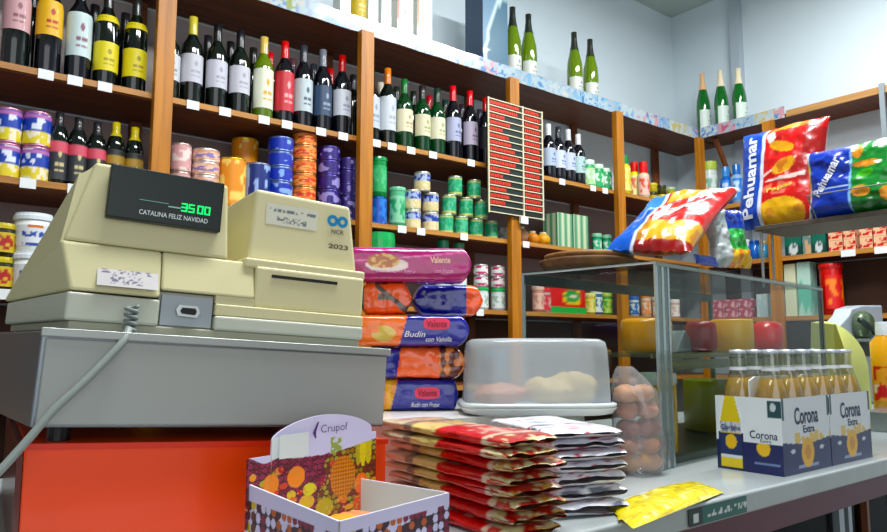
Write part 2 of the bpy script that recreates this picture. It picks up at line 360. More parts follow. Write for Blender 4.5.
def tin(loc,r,H,base,ink,rim,label,group,ban=None,cat='can',name='food_can',seed=2,rz=0,freq=(11,4)):
    key=('t',round(r,4),round(H,4),rim)
    if key not in MESH: MESH[key]=B().lathe([(r*.97,0),(r,.002),(r,.005),(r*.985,.007),(r*.985,H-.007),(r,H-.005),(r,H-.001),(r*.97,H),(r*.9,H-.002)],24).mesh(name,[M('rim_'+rim,rim,.3,.7)],True)
    o=link(name,MESH[key],None,loc,rz); tag(o,label,cat,group)
    key=('tl',round(r,4),round(H,4),base,ink,ban,seed,freq)
    if key not in MESH:
        z0,z1=.0075,H-.0075
        def cf(u,v):
            if ban:
                for a,b_,c in ban:
                    if a<=v<b_:
                        if isinstance(c,tuple): return c[0] if vn(u*freq[0]*2,v*freq[1]*2,seed)>.45 else c[1]
                        return c
            return ink if vn(u*freq[0]*1.5,v*freq[1]*1.3,seed)>.64 else base
        MESH[key]=grid(lambda u,v:((r+.0004)*math.cos(2*PI*u),(r+.0004)*math.sin(2*PI*u),z0+(z1-z0)*v),72,16,cf).mesh('label',[PM('tin_label',.4,.12)],True)
    link('label',MESH[key],o); return o
def stack(px,Y,z,n,wpx,ytop,kind,label,group,**kw):
    """n tins stacked so that the column spans wpx wide and reaches row ytop"""
    X=colX(px,Y,z); d=depth(X,Y,z); r=wpx/2/F_PX*d; Ht=rowZ(ytop,X,Y)-z; h=Ht/n
    W=['topmost','second from top','third from top','fourth from top','fifth from top','lowest']
    for i in range(n):
        lv='' if n==1 else (', lowest of its stack' if i==0 else ', '+W[n-1-i]+' of its stack')
        tin((X,Y,z+i*h),r,h-.0006,label=label+lv,group=group,rz=.3*hn(px,i),seed=int(px)%17+i*.15,**kw)
    return X
Y3=YF+.055
# bay 0
BL=dict(base='#1c3c9c',ink='#dfe6f4',rim='#c08aa0',kind=0,ban=((.0,.42,('#d8c84c','#ece4c8')),(.42,.5,'#1c3c9c'),(.86,1.,'#b070a8')))
stack(4,Y3,H3,2,25,110,label='blue can with yellow picture, leftmost column of cans shelf',group='blue cans on the cans shelf',**BL)
stack(33.5,Y3,H3,2,25.5,114,label='blue can with yellow picture, second column of cans shelf',group='blue cans on the cans shelf',**BL)
def lbl_bottle(px,cap,l1,desc,H,neck=None,b=None):
    bottle('oil','dark',cap,l1,place(px,Y3,H3),H,desc,'dark bottles on the cans shelf',name='condiment_bottle',lz=(.08,.6),ink='#c8bc90',band=b)
for i,px in enumerate((55.5,75,94)):
    lbl_bottle(px,'#1c1c20','#2a2c30',f'small black bottle with pink banded label, {ORD[i]} of the three black-capped ones',.235-.005*i,b=(.72,.98,'#c85868'))
for i,px in enumerate((113,132)):
    lbl_bottle(px,'#c8b830','#2a2c2a',f'small dark bottle with gold cap, {("left","right")[i]} one of the gold-capped pair',.235-.005*i,b=(.62,.82,'#a88848'))
# bay 1
stack(179,Y3,H3,2,20,145,kind=0,base='#d0a0a0',ink='#e8d8d0',rim='#c8b0a8',label='pink tin partly hidden by first post',group='pink tins')
stack(204,Y3,H3,4,27,151,kind=0,base='#d8a488',ink='#e8c4b0',rim='#e0d0c8',ban=((.25,.75,('#8878a8','#e4c0ac')),),label='salmon pink tin right of first post',group='pink tins')
stack(231,Y3,H3,1,27,160,kind=0,base='#e09408',ink='#f0d080',rim='#d0a850',label='large yellow can under the display register, left column',group='yellow cans')
stack(243,Y3+.12,H3,2,26,140,kind=0,base='#e09408',ink='#f0dc90',rim='#d0a850',label='large yellow can standing behind the others',group='yellow cans')
stack(256,Y3,H3,1,26,165,kind=0,base='#10246c',ink='#98b0dc',rim='#8890a8',label='single blue and white can beside the yellow cans',group='dark blue tins')
stack(279,Y3,H3,5,25,139,kind=0,base='#1030a0',ink='#88a8dc',rim='#7080b0',label='royal blue tin in the tall blue stack',group='dark blue tins',freq=(9,2))
stack(303,Y3,H3,6,24,134,kind=0,base='#e0782c',ink='#f0a468',rim='#d89868',ban=((.3,.7,('#c84828','#e8a060')),),label='orange tin in the tall orange stack',group='orange tins')
stack(328,Y3,H3,5,22,148,kind=0,base='#281468',ink='#9088c0',rim='#504888',label='purple tin in the left purple stack',group='purple tins',freq=(9,2))
stack(347,Y3,H3,5,16,159,kind=0,base='#2c1860',ink='#8880b4',rim='#504888',label='purple tin in the narrow stack by second post',group='purple tins',freq=(9,2))
# bay 2
def box_at(name,px0,px1,Y,z,ytop,dep,cf,label,cat='box',group=None,mat=None,parts=None):
    X0=colX(px0,Y,z+.03); X1=colX(px1,Y,z+.03); H=rowZ(ytop,(X0+X1)/2,Y)-z
    return carton(name,(X0,Y,z),X1-X0,dep,H,cf,label,cat,group,mat)
def carton(name,loc,W,D,H,cf,label,cat='box',group=None,mat=None,rz=0):
    """box with rounded corners whose faces carry print: cf(face,u,v)"""
    b=B(); n=10
    fr=[('front',lambda u,v:(W*u,0,H*v)),('right',lambda u,v:(W,D*u,H*v)),('back',lambda u,v:(W*(1-u),D,H*v)),('left',lambda u,v:(0,D*(1-u),H*v)),('top',lambda u,v:(W*u,D*v,H)),('bottom',lambda u,v:(W*u,D*(1-v),0))]
    for fc,fn in fr: grid(fn,n,n,lambda u,v,fc=fc:cf(fc,u,v),b)
    o=obj(name,b,mat or PM(),None,loc=loc,rot=rz); tag(o,label,cat,group); return o
X=stack(378,Y3,H3,1,17,198,kind=0,base='#1450a8',ink='#3878c8',rim='#3060a0',label='bright blue tin right of second post under green tub',group='dark blue tins')
zt=rowZ(198,X,Y3)
jar((X,Y3,zt),.034,rowZ(158,X,Y3)-zt,'#20884c','#30a060','tall green tub standing on a bright blue tin',cat='tub',name='tall_tub',lab='#2c9c5c',ink='#58b880',sh=1,lidh=.1)
jar(place(397,Y3,H3),.034,rowZ(188,colX(397,Y3,H3),Y3)-H3,'#68b48c','#7cc09c','pale green tub beside the bright blue tin',cat='tub',name='tall_tub',lab='#8cc8a4',ink='#3c9c68',sh=1,lidh=.1)
CB=((.0,.55,('#d8c898','#e4d8b4')),(.55,.95,('#a8b4d8','#1c3890')))
def grid_cans(rows,W,col,group,kw):
    """rows: (columns of px, zbottom row py, ztop row py)"""
    for ri,(pxs,yb,yt) in enumerate(rows):
        for ci,px in enumerate(pxs):
            X=colX(px,Y3,H3); zb=H3+.0005 if yb is None else rowZ(yb,X,Y3); zt_=rowZ(yt+(px-pxs[0])*.17,X,Y3)
            yield px,X,zb,zt_
def pyramid(rows,hh,r,desc,group,kw):
    X0=None
    for ri,pxs in enumerate(rows):
        for ci,px in enumerate(pxs):
            X=colX(px,Y3,H3+ri*hh)
            tin((X,Y3,H3+ri*hh),r,hh-.0006,label=f'{desc}, {ORD[ci]+" from left in " if len(pxs)>1 else ""}{["bottom","middle","top"][ri]} row',group=group,seed=ri*5+ci,**kw)
pyramid([(412.5,430.5),(412.5,430.5),(422,)],.0865,.0355,'cream and navy can','cream and navy cans',dict(base='#e0d4ac',ink='#c8b880',rim='#c8c8b8',ban=CB))
GK=dict(base='#2c9c6c',ink='#a8c8b0',rim='#b8c0a8',ban=((0,.1,'#c8c878'),(.1,.9,('#2c9c6c','#60b490')),(.9,1,'#c8c878')))
pyramid([(446,461,476,491),(449,466,481),(455,474)],.0895,.032,'green can with yellow rims','green cans',GK)
tin(place(502,Y3+.02,H3),.026,.07,'#b8b8b0','#888','#a0a0a0','small grey can beside third post',None)
# bay 3
def egg(loc,r,label,col,group,cat,name,ribs=0):
    b=B(); n=22; vs=[]
    pr=[(r*math.sin(PI*k/12)*1.0+.0005,r*.9*(1-math.cos(PI*k/12))) for k in range(13)]
    b.lathe(pr,n); o=obj(name,b,M('skin_'+col,col,.4,noise=.25,nscale=60,bump=.2),None,True,loc=loc); tag(o,label,cat,group)
    obj('cap',B().lathe([(r*.45,r*1.7),(r*.5,r*1.72),(r*.5,r*1.95),(r*.1,r*1.96)],14),M('foil_#d8d0b0','#d8d0b0',.35),o); return o
egg(place(520,Y3,H3),.042,'squat round jar with pinkish contents, left of three beside third post','#d0a080','round jars by third post','jar','round_jar')
egg(place(532,Y3+.01,H3),.036,'squat round jar with amber contents, middle of three beside third post','#d89030','round jars by third post','jar','round_jar')
egg(place(543,Y3,H3),.036,'squat round jar with orange contents, right of three beside third post','#d8a048','round jars by third post','jar','round_jar')
def stripes(a,b_,n): return lambda fc,u,v:a if fc in('top','bottom') or math.sin(u*n)>0 else b_
SH=H3
for i,(a,b_) in enumerate(((558,573),(574,589))):
    X0=colX(a,Y3,SH); X1=colX(b_,Y3,SH)
    o=carton('tea_box',(X0,Y3,SH),(X1-X0)*.98,.1,rowZ(212+i*2,X0,Y3)-SH,stripes('#5c9474','#c4d0b0',14+i),f'green and cream striped carton, {("left","right")[i]} of the pair left of fourth post','box','striped cartons')
for i,px in enumerate((597,607)):
    jar(place(px,Y3+.02,H3),.026,.11,'#288c60','#8cc0a0',f'small green tub, {("left","right")[i]} of two against the fourth post',cat='tub',name='small_tub',lab='#3ca078',ink='#c8dcc8',sh=1)
for i,(px,l) in enumerate(((589,'#a8d098'),(598,'#2c9c60'),(606,'#188c58'))):
    jar(place(px,Y3,H2),.034,.155-.012*i,'#2c9460','#c8e0cc',f'green and white tub on wine shelf, {ORD[i]} from left beside fourth post',cat='tub',name='small_tub',lab=l,ink='#d8e8d8',sh=.9)
# bay 4, wine level
jar(place(625,Y3,H2),.034,.235,'#d8c828','#128048','yellow bottle with green cap, just right of fourth post',cat='bottle',name='squeeze_bottle',lab='#e4dc8c',ink='#d8c020',sh=.62,lidh=.22)
jar(place(635,Y3+.06,H2),.034,.235,'#e0d838','#d02020','yellow bottle with red cap behind the ketchup bottles',cat='bottle',name='squeeze_bottle',lab='#e8e0a0',ink='#d87060',sh=.62,lidh=.25)
jar(place(644,Y3,H2),.034,.225,'#d8c8a8','#d83020','cream and pink bottle with red top, right of three sauce bottles',cat='bottle',name='squeeze_bottle',lab='#e8c0b0',ink='#d05848',sh=.65,lidh=.3)
for i,(px,dy) in enumerate(((653,0),(662,0),(671,.0),(680,.01))):
    for k in range(2 if i<3 else 1):
        jar((colX(px,Y3,H2),Y3,H2+k*.056),.026,.055,['#b8a818','#403c14','#a8a020','#5c8c48'][i],['#302c10','#c8b818','#38340f','#a8c098'][(i+k)%4],f'tiny yellow and black jar, {ORD[i]} column from left, {"upper" if k else "lower"} layer, far end of wine shelf',group='tiny jars',name='small_jar',sh=1,lidh=.3)
# tubs shelf bay 0 and 2
for i,(px,k) in enumerate(((29,0),(29,1),(65,0),(65,1))):
    X=colX(px,Y3+.02*(px>50),H4); hh=.118; r=.052
    key=('yt',)
    if key not in MESH:
        MESH[key]=B().lathe([(r*.82,0),(r*.86,.003),(r*.97,.095)],26).mesh('yoghurt_tub',[white],True)
        MESH[('yl',)]=B().lathe([(r*1.0,.095),(r*1.05,.097),(r*1.05,.108),(r*.98,.112),(r*.97,.1175),(r*.9,.1176)],26).mesh('lid',[M('lid_white','#dfe6ea',.35)])
        MESH[('yp',)]=grid(lambda u,v:((r*(.865+.105*(.18+.62*v))+.0006)*math.cos(-PI+PI*u),(r*(.865+.105*(.18+.62*v))+.0006)*math.sin(-PI+PI*u),.018+.062*v),40,18,
          lambda u,v:('#28489c' if vn(u*26,v*9,6)>.45 else '#d8dce4') if (.42<v<.68 or v<.16) and .25<u<.75 else ('#c8783c' if v>.84 and .35<u<.65 else '#e2e6ea')).mesh('label',[labelpm],True)
    o=link('yoghurt_tub',MESH[key],None,(X,Y3+.02*(px>50),H4+k*hh)); tag(o,f'white tub with blue lettering, {("lower","upper")[k]} of the {("left","right")[px>50]} stack behind register','tub','white tubs on the shelf')
    link('lid',MESH[('yl',)],o); link('label',MESH[('yp',)],o)
for k in range(2):
    for q,px in enumerate((-3,)):
        jar((colX(px,Y3,H4),Y3,H4+k*.1),.038,.099,'#302c1c','#c8b83c',f'dark jar with yellow and red label at left edge, {("lower","upper")[k]}',name='preserve_jar',lab='#c8b030',ink='#a02820',sh=.95)
jar(place(378,Y3-.005,H4),.062,rowZ(234,colX(378,Y3,H4),Y3)-H4,'#e0e4e0','#18a05c','white tub with broad green lid right of second post',cat='tub',name='lidded_tub',sh=1.02,lidh=.22)
for i,px in enumerate((443,459)):
    jar(place(px,Y3+.01,H4),.036,rowZ(240+i*3,colX(px,Y3,H4),Y3)-H4,'#dce4e0','#1c8c64',f'white bottle with green cap, {("left","right")[i]} of the pair above magenta packet',cat='bottle',name='milk_bottle',sh=.7,lidh=.3)
for i in range(2):
    px=481+i*17
    for k in range(3):
        X=colX(px,Y3,H4)
        if k==0: jar((X,Y3,H4),.034,.105,'#d4dcd8','#28a058',f'white pot with green lid under pink tins, {("left","right")[i]} one beside third post',cat='tub',name='lidded_tub',lab='#dce4e0',ink='#a0b4a8',sh=1,lidh=.15,)
        else: tin((X,Y3,H4+.106+(k-1)*.052),.033,.0515,'#b83868','#e4e4e0','#c8c0c0',f'pink and white tin, {("lower","upper")[k-1]} in the {("left","right")[i]} stack beside third post','pink and white tins',ban=((.3,.7,('#dce8e0','#e8e0e0')),),seed=4)
for i,(px,c) in enumerate(((519,'#2c70c0'),(524,'#3880c8'))):
    pass
stack(520,Y3,H4,2,11,289,kind=0,base='#2c6cc0',ink='#a8c8e8',rim='#7090c0',label='bright blue tin right of third post',group='blue tins by third post')
# low shelf
for i,(px,c) in enumerate(((488,'#101828'),(501,'#18687c'),(519,'#1c6c9c'),(606,'#302018'),(590,'#5c3818'),(575,'#3c2c20'))):
    jar(place(px,Y3,H5),.034,.15,c,['#207888','#2890a0','#206ca0','#8c6438','#a07840','#7c6448'][i],f'dark jar on the low shelf, {ORD[i]} noted from the third post',name='dark_jar',group='jars on the low shelf')
# things on the tubs shelf seen through the glass case
o=box_at('coffee_packet',551,585,Y3-.01,H4+.03,284,.07,lambda fc,u,v:('#188c48' if ell(u,v,.62,.5,.22,.26) and not ell(u,v,.62,.5,.12,.1) else ('#e8d8c0' if ell(u,v,.62,.5,.14,.12) else ('#d8c040' if ell(u,v,.62,.45,.27,.34) else '#c8141c'))) if fc=='front' else '#b81018','red packet with green oval emblem, seen through glass case','packet')
box_at('green_packet',549,586,Y3-.02,H4,307,.09,lambda fc,u,v:'#20a050','flat green packet lying under the red packet','packet')
for i,(px,c,l) in enumerate(((538,'#d09080','#e8c0b0'),(545,'#c8a0a0','#c83c40'),(590,'#c8b848','#e0d890'),(597,'#386890','#d0d8d0'),(607,'#58a048','#b8d070'),(634,'#c8d0c8','#2858a0'),(646,'#d8c8b8','#d88858'),(657,'#c89888','#e0d0c0'),(675,'#d0a8a0','#e8e0d8'))):
    jar(place(px,Y3+.005*i,H4),.03,.135-.01*(i%3),c,l,f'assorted pot on shelf behind glass case, {ORD[i]} from left',name='shelf_pot',lab=l,ink=c,group='pots behind the glass case',sh=1)
# ------------------------------------------------------------------ top shelf
TZ=H1
def tbox(px0,px1,ytop,cf,label,dep=.1,Y=YF+.05):
    return box_at('gift_carton',px0,px1,Y,TZ,ytop,dep,cf,label,'box')
tbox(340,352,-10,lambda f_,u,v:'#d8dcd4','plain white carton on top shelf above second post',.06)
bottle('wine','white','#d8d8d0','#c8b020',(colX(357,YF+.06,TZ),YF+.06,TZ),.31,'pale bottle with yellow label on top shelf above second post',lz=(.2,.6),ink='#e0d8a0')
for i,(a,b_,c1,c2) in enumerate(((368,378,'#dfe5e2','#b8c8c8'),(381,391,'#e4e8e4','#a8b8b0'),(397,413,'#e0e2da','#b87868'),(417,432,'#dce4de','#c08868'))):
    tbox(a,b_,-22,lambda f_,u,v,c1=c1,c2=c2:c2 if f_=='front' and (u<.12 or (.4<u<.6 and vn(3,v*9)>.5)) else c1,f'slim white carton on top shelf, {ORD[i]} of four left of bare wall',.07)
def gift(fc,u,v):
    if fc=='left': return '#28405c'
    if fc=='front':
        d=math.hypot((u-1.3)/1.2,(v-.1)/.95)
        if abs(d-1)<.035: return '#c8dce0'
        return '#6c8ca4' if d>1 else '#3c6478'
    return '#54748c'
X0=colX(483,YF+.04,TZ+.1); X1=colX(508,YF+.04,TZ+.1)
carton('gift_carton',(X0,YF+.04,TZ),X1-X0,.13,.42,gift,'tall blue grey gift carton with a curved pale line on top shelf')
for i,(px,yt,gl,d) in enumerate(((513,8,'olive','against the blue grey carton'),(529,15,'olive','second from the blue grey carton'),(575,33,'olive','left of the isolated pair'),(591,40,'olive','right of the isolated pair'))):
    Yb=YF+.07; X=colX(px,Yb,TZ+.1); bottle('champ',gl,'#20241c' if i>1 else '#182018','#c8ccc4',(X,Yb,TZ),rowZ(yt,X,Yb)-TZ,f'green sparkling wine bottle on top shelf, {d}','sparkling wine on the top shelf',name='sparkling_wine_bottle',lz=(.12,.34),ink='#8c9090')
for i,(px,yt) in enumerate(((704,74),(722,71),(740,69))):
    Xb=XF+.09; Yb=colY(px,Xb,TZ+.1); bottle('champ','green','#e8dcc0' if i else '#e0b890','#d0dcd4',(Xb,Yb,TZ),rowZ(yt,Xb,Yb)-TZ,f'bright green bottle with pale foil on right wall top shelf, {("left","middle","right")[i]} of three','sparkling wine on the top shelf',name='sparkling_wine_bottle',lz=(.14,.42),ink='#90b098')
# ------------------------------------------------------------------ right wall stock
def rbox(name,px0,px1,z,ytop,cf,label,dep=.12,Xb=XF+.03,cat='packet',group=None):
    Ya=colY(px0,Xb,z+.03); Yb=colY(px1,Xb,z+.03); H=rowZ(ytop,Xb,(Ya+Yb)/2)-z
    return carton(name,(Xb,Ya,z),Ya-Yb,dep,H,cf,label,cat,group,rz=-PI/2)
# NB carton front faces -y; rotated by -90 deg it faces -x
def tealp(fc,u,v):
    if fc!='front': return '#14403c'
    return '#c8d0d0' if ell(u,v,.5,.32,.3,.24) and vn(u*8,v*8)>.35 else ('#186050' if v>.4 else '#103c38')
for i,(a,b_,c) in enumerate(((785,802,0),(803,811,1),(812,826,0))):
    rbox('sachet_box',a,b_,H3,233-i,tealp if c==0 else (lambda fc,u,v:'#c0a080' if vn(u*5,v*5)>.5 else '#60807c'),f'dark teal box on right wall shelf, {("left","middle narrow","right")[i]} of three beside post','box' and .1,group=None,cat='box')
def redp(fc,u,v): return '#b82820' if vn(u*6,v*4,9)>.5 and .1<v<.9 and abs(v-.5)>.04 else '#e0b898'
for i,(a,b_) in enumerate(((829,843),(844,856),(860,873),(874,887),(888,902))):
    for k in range(2):
        Xb=XF+.03; Ya=colY(a,Xb,H3+.03); Yb=colY(b_,Xb,H3+.03); H=.062
        carton('soup_packet',(Xb,Ya,H3+k*H),(Ya-Yb)*.97,.12,H*.98,redp,f'red and cream packet on right wall shelf, {ORD[i]} column from left, {("lower","upper")[k]} row','packet','red and cream packets',rz=-PI/2)
rbox('cream_pot',786,797,H4,264,lambda f_,u,v:'#d8dcc0','small cream box right of the post, seen above glass case',.06,cat='box')
rbox('mint_box',799,812,H4,262,lambda f_,u,v:'#68b8a0' if .3<v+.3*vn(u*4,1)<.75 else '#b8d8cc','mint green box beside the cream one, above glass case',.08,cat='box')
Xb=XF+.06;Yb=colY(832,Xb,H4+.1); jar((Xb,Yb,H4),.055,rowZ(264,Xb,Yb)-H4,'#c01418','#b01018','red tin with orange picture on right wall shelf',cat='can',name='red_tin',lab='#d02018',ink='#e88830',sh=1,lidh=.1)
for i in range(4):
    for k in range(2):
        a=700+i*13; Xb=XF+.03; Ya=colY(a,Xb,H4+.03); Yb=colY(a+12,Xb,H4+.03)
        carton('pink_packet',(Xb,Ya,H4+k*.056),(Ya-Yb)*.98,.12,.055,lambda fc,u,v:'#e0b8c0' if vn(u*5,v*4,5)>.5 else '#b05868',f'pink packet behind glass case, {ORD[i]} column from left, {("lower","upper")[k]} row','packet','pink packets',rz=-PI/2)
for i,(a,c) in enumerate(((757,'#b8ccd0'),(770,'#a8c0c8'))):
    rbox('pastel_box',a,a+11,H4,294,lambda fc,u,v,c=c:c if vn(u*5,v*5)>.35 else '#d4dcdc',f'pastel box on right wall shelf, {ORD[i]} from left of two',.1,cat='box',group='pastel boxes')
Xb=XF+.08
jar((Xb,colY(711,Xb,H2),H2),.045,rowZ(160,Xb,2.3)-H2,'#c4d0c8','#a8b860','white tub with pale green lid near corner post',cat='tub',name='tall_tub',lab='#d0d8d4',ink='#78a890',sh=.95)
for i,(px,c,l) in enumerate(((727,'#1c58a8','#4080c0'),(738,'#88a8c4','#2464b0'))):
    jar((Xb,colY(px,Xb,H2),H2),.036,.25,c,l,f'blue bottle beside tall potato chip bag, {("left","right")[i]} one',cat='bottle',name='cleaner_bottle',lab='#3878c0',ink='#b8d0e4',sh=.6,lidh=.25)
for i,(px,c,l) in enumerate(((746,'#c8d4dc','#e0e8ec'),(755,'#1c5cac','#184890'),(765,'#58a8d0','#c8b078'))):
    jar((Xb,colY(px,Xb,H3),H3),.036,.13-.01*i,c,l,f'small bottle left of right wall post, {("white","dark blue","light blue")[i]} one',cat='bottle',name='small_bottle',sh=.7)
# price board hanging on the third upright
XB0=colX(489,YF-.06,EZ+.8); XB1=colX(544,YF-.06,EZ+.8); ZB0=rowZ(212,XB0,YF-.06); ZB1=rowZ(96,XB0,YF-.06)
pb=empty('price_board',(XB0,YF-.052,ZB0),0); tag(pb,'black price list board with red lines in a cream frame, hanging on third post','sign')
W_,H_=XB1-XB0,ZB1-ZB0
obj('panel',B().box(0,0,0,W_,.008,H_),M('board_black','#16201e',.5),pb)
b=B(); nr=17
for i in range(nr+1):
    z=H_*(.01+.98*i/nr); b.box(0,-.005,z-.0022,W_,0,z+.0022)
for x in (.003,W_*.625,W_-.003): b.box(x-.0035,-.0055,0,x+.0035,0,H_)
obj('frame',b,M('cream_plastic','#d8d0b4',.5),pb)
rm=M('board_red','#bc4438',.5); wm=M('board_white','#c8bcb0',.5)
for i in range(1,nr):
    z0=H_*(.01+.98*i/nr); hh=H_/nr
    L=[.6,.45,.58,.5,.6,.35,.55,.8,.9,.75,.6,.55,.35,.62,.4,.88,.9][i]
    x=.012; b=B(); b2=B()
    while x<.012+W_*.56*L:
        w=.006+.009*hn(i,x*90); b.box(x,-.0035,z0+hh*.24,x+w,-.0005,z0+hh*.74); x+=w+.0022
    x=W_*.66
    while x<W_*.93:
        w=.006+.006*hn(i,x*50,3); b2.box(x,-.0035,z0+hh*.24,x+w,-.0005,z0+hh*.74); x+=w+.003
    obj('lettering',b,rm,pb); obj('lettering',b2,rm,pb)
obj('clip',B().box(W_*.55,-.012,-.03,W_*.68,.0,.004),white,pb)

# ------------------------------------------------------------------ counter
CT=1.10; CY0,CY1=.587,1.42
ct=empty('display_counter',(0,0,0)); tag(ct,'long shop counter with pale stone worktop over a dark glass-fronted case','counter')
obj('worktop',B().box(-1.2,CY0,CT-.032,3.4,CY1,CT),M('pale_worktop','#acb3b3',.22,noise=.12,nscale=14,coat=.3),ct,bev=.004)
obj('top_rail',B().box(-1.2,CY0+.014,CT-.075,3.4,CY0+.05,CT-.032),M('plum_rail','#5c3c44',.4),ct)
obj('glass_front',B().box(-1.2,CY0+.03,.25,3.4,CY0+.035,CT-.075),clear('counter_glass','#8c8488',.01),ct)
obj('back_panel',B().box(-1.2,CY1-.06,0,3.4,CY1-.03,CT-.034),M('dark_interior','#3a2018',.6,noise=.3),ct)
obj('inner_shelf',B().box(-1.2,CY0+.12,.75,3.4,CY1-.07,.765),M('inner_shelf','#2c2420',.5),ct)
obj('plinth',B().box(-1.2,CY0+.04,0,3.4,CY1-.06,.25),M('plinth','#2a2224',.6),ct)
X=colX(824,CY0+.04,CT-.08)
obj('door_frame',B().box(X+.01,CY0+.018,.25,X+.03,CY0+.04,CT-.075),M('grey_metal','#a9b2b6',.35,.6),ct)
obj('door_frame',B().box(X+.048,CY0+.018,.25,X+.062,CY0+.04,CT-.075),MC['grey_metal'],ct)
obj('door_frame',B().box(X+.13,CY0+.018,.25,X+.14,CY0+.04,CT-.075),M('dark_frame','#6a4434',.4),ct)
# tag on the lip
XA=colX(687,CY0,CT-.012); XC=colX(745,CY0,CT-.012)
o=obj('shelf_ticket',grid(lambda u,v:(XA+(XC-XA)*u,CY0-.0025,CT-.028+.024*v),60,14,lambda u,v:'#cfd8d4' if (.08<u<.16 and .15<v<.7) or (u>.3 and .3<v<.7 and vn(u*46,v*5,2)>.6) else ('#2a5c54' if u>.22 else '#1a2628')),PM(),None)
tag(o,'dark green printed strip stuck on the counter lip below yellow bag','ticket')
# ------------------------------------------------------------------ cash register on its orange stand
A=Vector((.12806,.84843,1.23614)); ex=Vector((.993632,-.096913,-.057481)); ez=Vector((.057209,-.00558,.998347)); ey=ez.cross(ex)
RM=Matrix((ex,ey,ez)).transposed().to_4x4(); RM.translation=A
# stand
st=empty('register_stand',(0,0,0)); tag(st,'glossy orange box under the cash register with a sloping top','stand')
def W(x,y,z): return A+ex*x+ey*y+ez*z
def col_box(x0,x1,y0,y1,zt,b,mi=0):
    lo=[W(x0,y0,zt),W(x1,y0,zt),W(x1,y1,zt),W(x0,y1,zt)]
    return b.hexa([(p.x,p.y,CT) for p in lo]+[tuple(p) for p in lo],mi)
orange=M('orange_gloss','#f4600e',.3,coat=.2)
obj('body',col_box(-.003,.418,.004,.42,-.016,B()),orange,st,bev=.003)
obj('side_panel',col_box(-.009,-.0035,.006,.42,-.016,B()),M('dark_red_panel','#5a1c12',.3,coat=.3),st)
obj('rim',col_box(-.002,.474,-.001,.0035,-.0165,B().add([],[])) if 0 else B().hexa([tuple(W(x,y,z)) for x,y,z in ((-.003,-.0015,-.022),(.418,-.0015,-.022),(.418,.003,-.022),(-.003,.003,-.022),(-.003,-.0015,-.0158),(.418,-.0015,-.0158),(.418,.003,-.0158),(-.003,.003,-.0158))]),M('orange_rim','#d8480c',.3),st)
reg=empty('cash_register'); reg.matrix_world=RM; tag(reg,'old beige cash register with green customer display on a grey metal drawer','cash register')
beige=M('aged_beige','#d8d2ac',.42,noise=.05,nscale=8); beige2=M('aged_beige_light','#c2c2ac',.42,noise=.05,nscale=8); steel=M('grey_painted_steel','#a6a8a4',.42,.1,noise=.04,nscale=10)
dkgap=M('shadow_gap','#141212',.6)
dr=obj('drawer_case',B().hexa([(0,.002,0),(.411,.002,0),(.411,.40,0),(-.055,.40,0),(0,.002,.1),(.411,.002,.1),(.411,.40,.1),(-.055,.40,.1)]),M('brushed_side','#868c90',.28,.6),reg,bev=.002)
obj('drawer_front',B().box(.004,-.004,.003,.407,.002,.093),steel,reg,bev=.002)
obj('drawer_lip',B().box(-.001,-.006,.0945,.412,.01,.1035),M('steel_edge','#a6aaa6',.35,.3),reg,bev=.001)
for x,y in ((.03,.03),(.38,.03),(.03,.36),(.38,.36)): obj('foot',B().lathe([(.012,-.0155),(.012,0)],12,off=(x,y)),black,reg)
# body base
base=[(.021,.03),(.386,.03),(.386,.37),(-.035,.37)]
def slab(p,z0,z1,q=None):
    q=q or p; return B().hexa([(x,y,z0) for x,y in p]+[(x,y,z1) for x,y in q])
obj('base_tray',slab([(.026,.034),(.383,.034),(.383,.365),(-.02,.365)],.1036,.114),M('base_tray','#a8a894',.45),reg,bev=.002)
bt=obj('body_base',B().hexa([(.021,.03,.114),(.119,.03,.114),(.119,.37,.114),(-.028,.37,.114),(.021,.03,.146),(.119,.03,.145),(.119,.37,.145),(-.028,.37,.146)]),M('aged_grey','#c8cabc',.42,noise=.05),reg,bev=.003)
obj('body_base',B().box(.184,.03,.114,.386,.37,.1318),MC['aged_grey'],reg,bev=.003)
obj('body_shell',B().box(.184,.032,.132,.386,.37,.1465),beige,reg,bev=.002)
obj('body_base',B().box(.1195,.045,.114,.1835,.37,.156),MC['aged_grey'],reg)
# port panel
pt=obj('port_panel',B().box(.122,.038,.116,.182,.0445,.152),M('port_panel','#a9b0b4',.4,.2),reg)
obj('port_socket',B().prism([(.141,.128),(.163,.127),(.166,.134),(.163,.141),(.141,.141),(.138,.135)],.031,.038),M('port_ring','#c0c4c4',.3,.6),pt)
obj('port_opening',B().prism([(.145,.131),(.160,.130),(.162,.134),(.160,.138),(.145,.138),(.143,.134)],.029,.0315),dkgap,pt)
# display module lower body
lb=B().hexa([(.023,.03,.1475),(.1185,.03,.1475),(.1185,.37,.1475),(-.033,.37,.1475),(.009,.045,.204),(.1185,.045,.204),(.1185,.34,.204),(-.012,.34,.204)])
obj('body_shell',lb,beige,reg,bev=.004)
obj('body_shell',B().hexa([(.1192,.032,.157),(.232,.032,.157),(.232,.37,.157),(.1192,.37,.157),(.1192,.045,.204),(.232,.045,.204),(.232,.34,.204),(.1192,.34,.204)]),beige,reg,bev=.003)
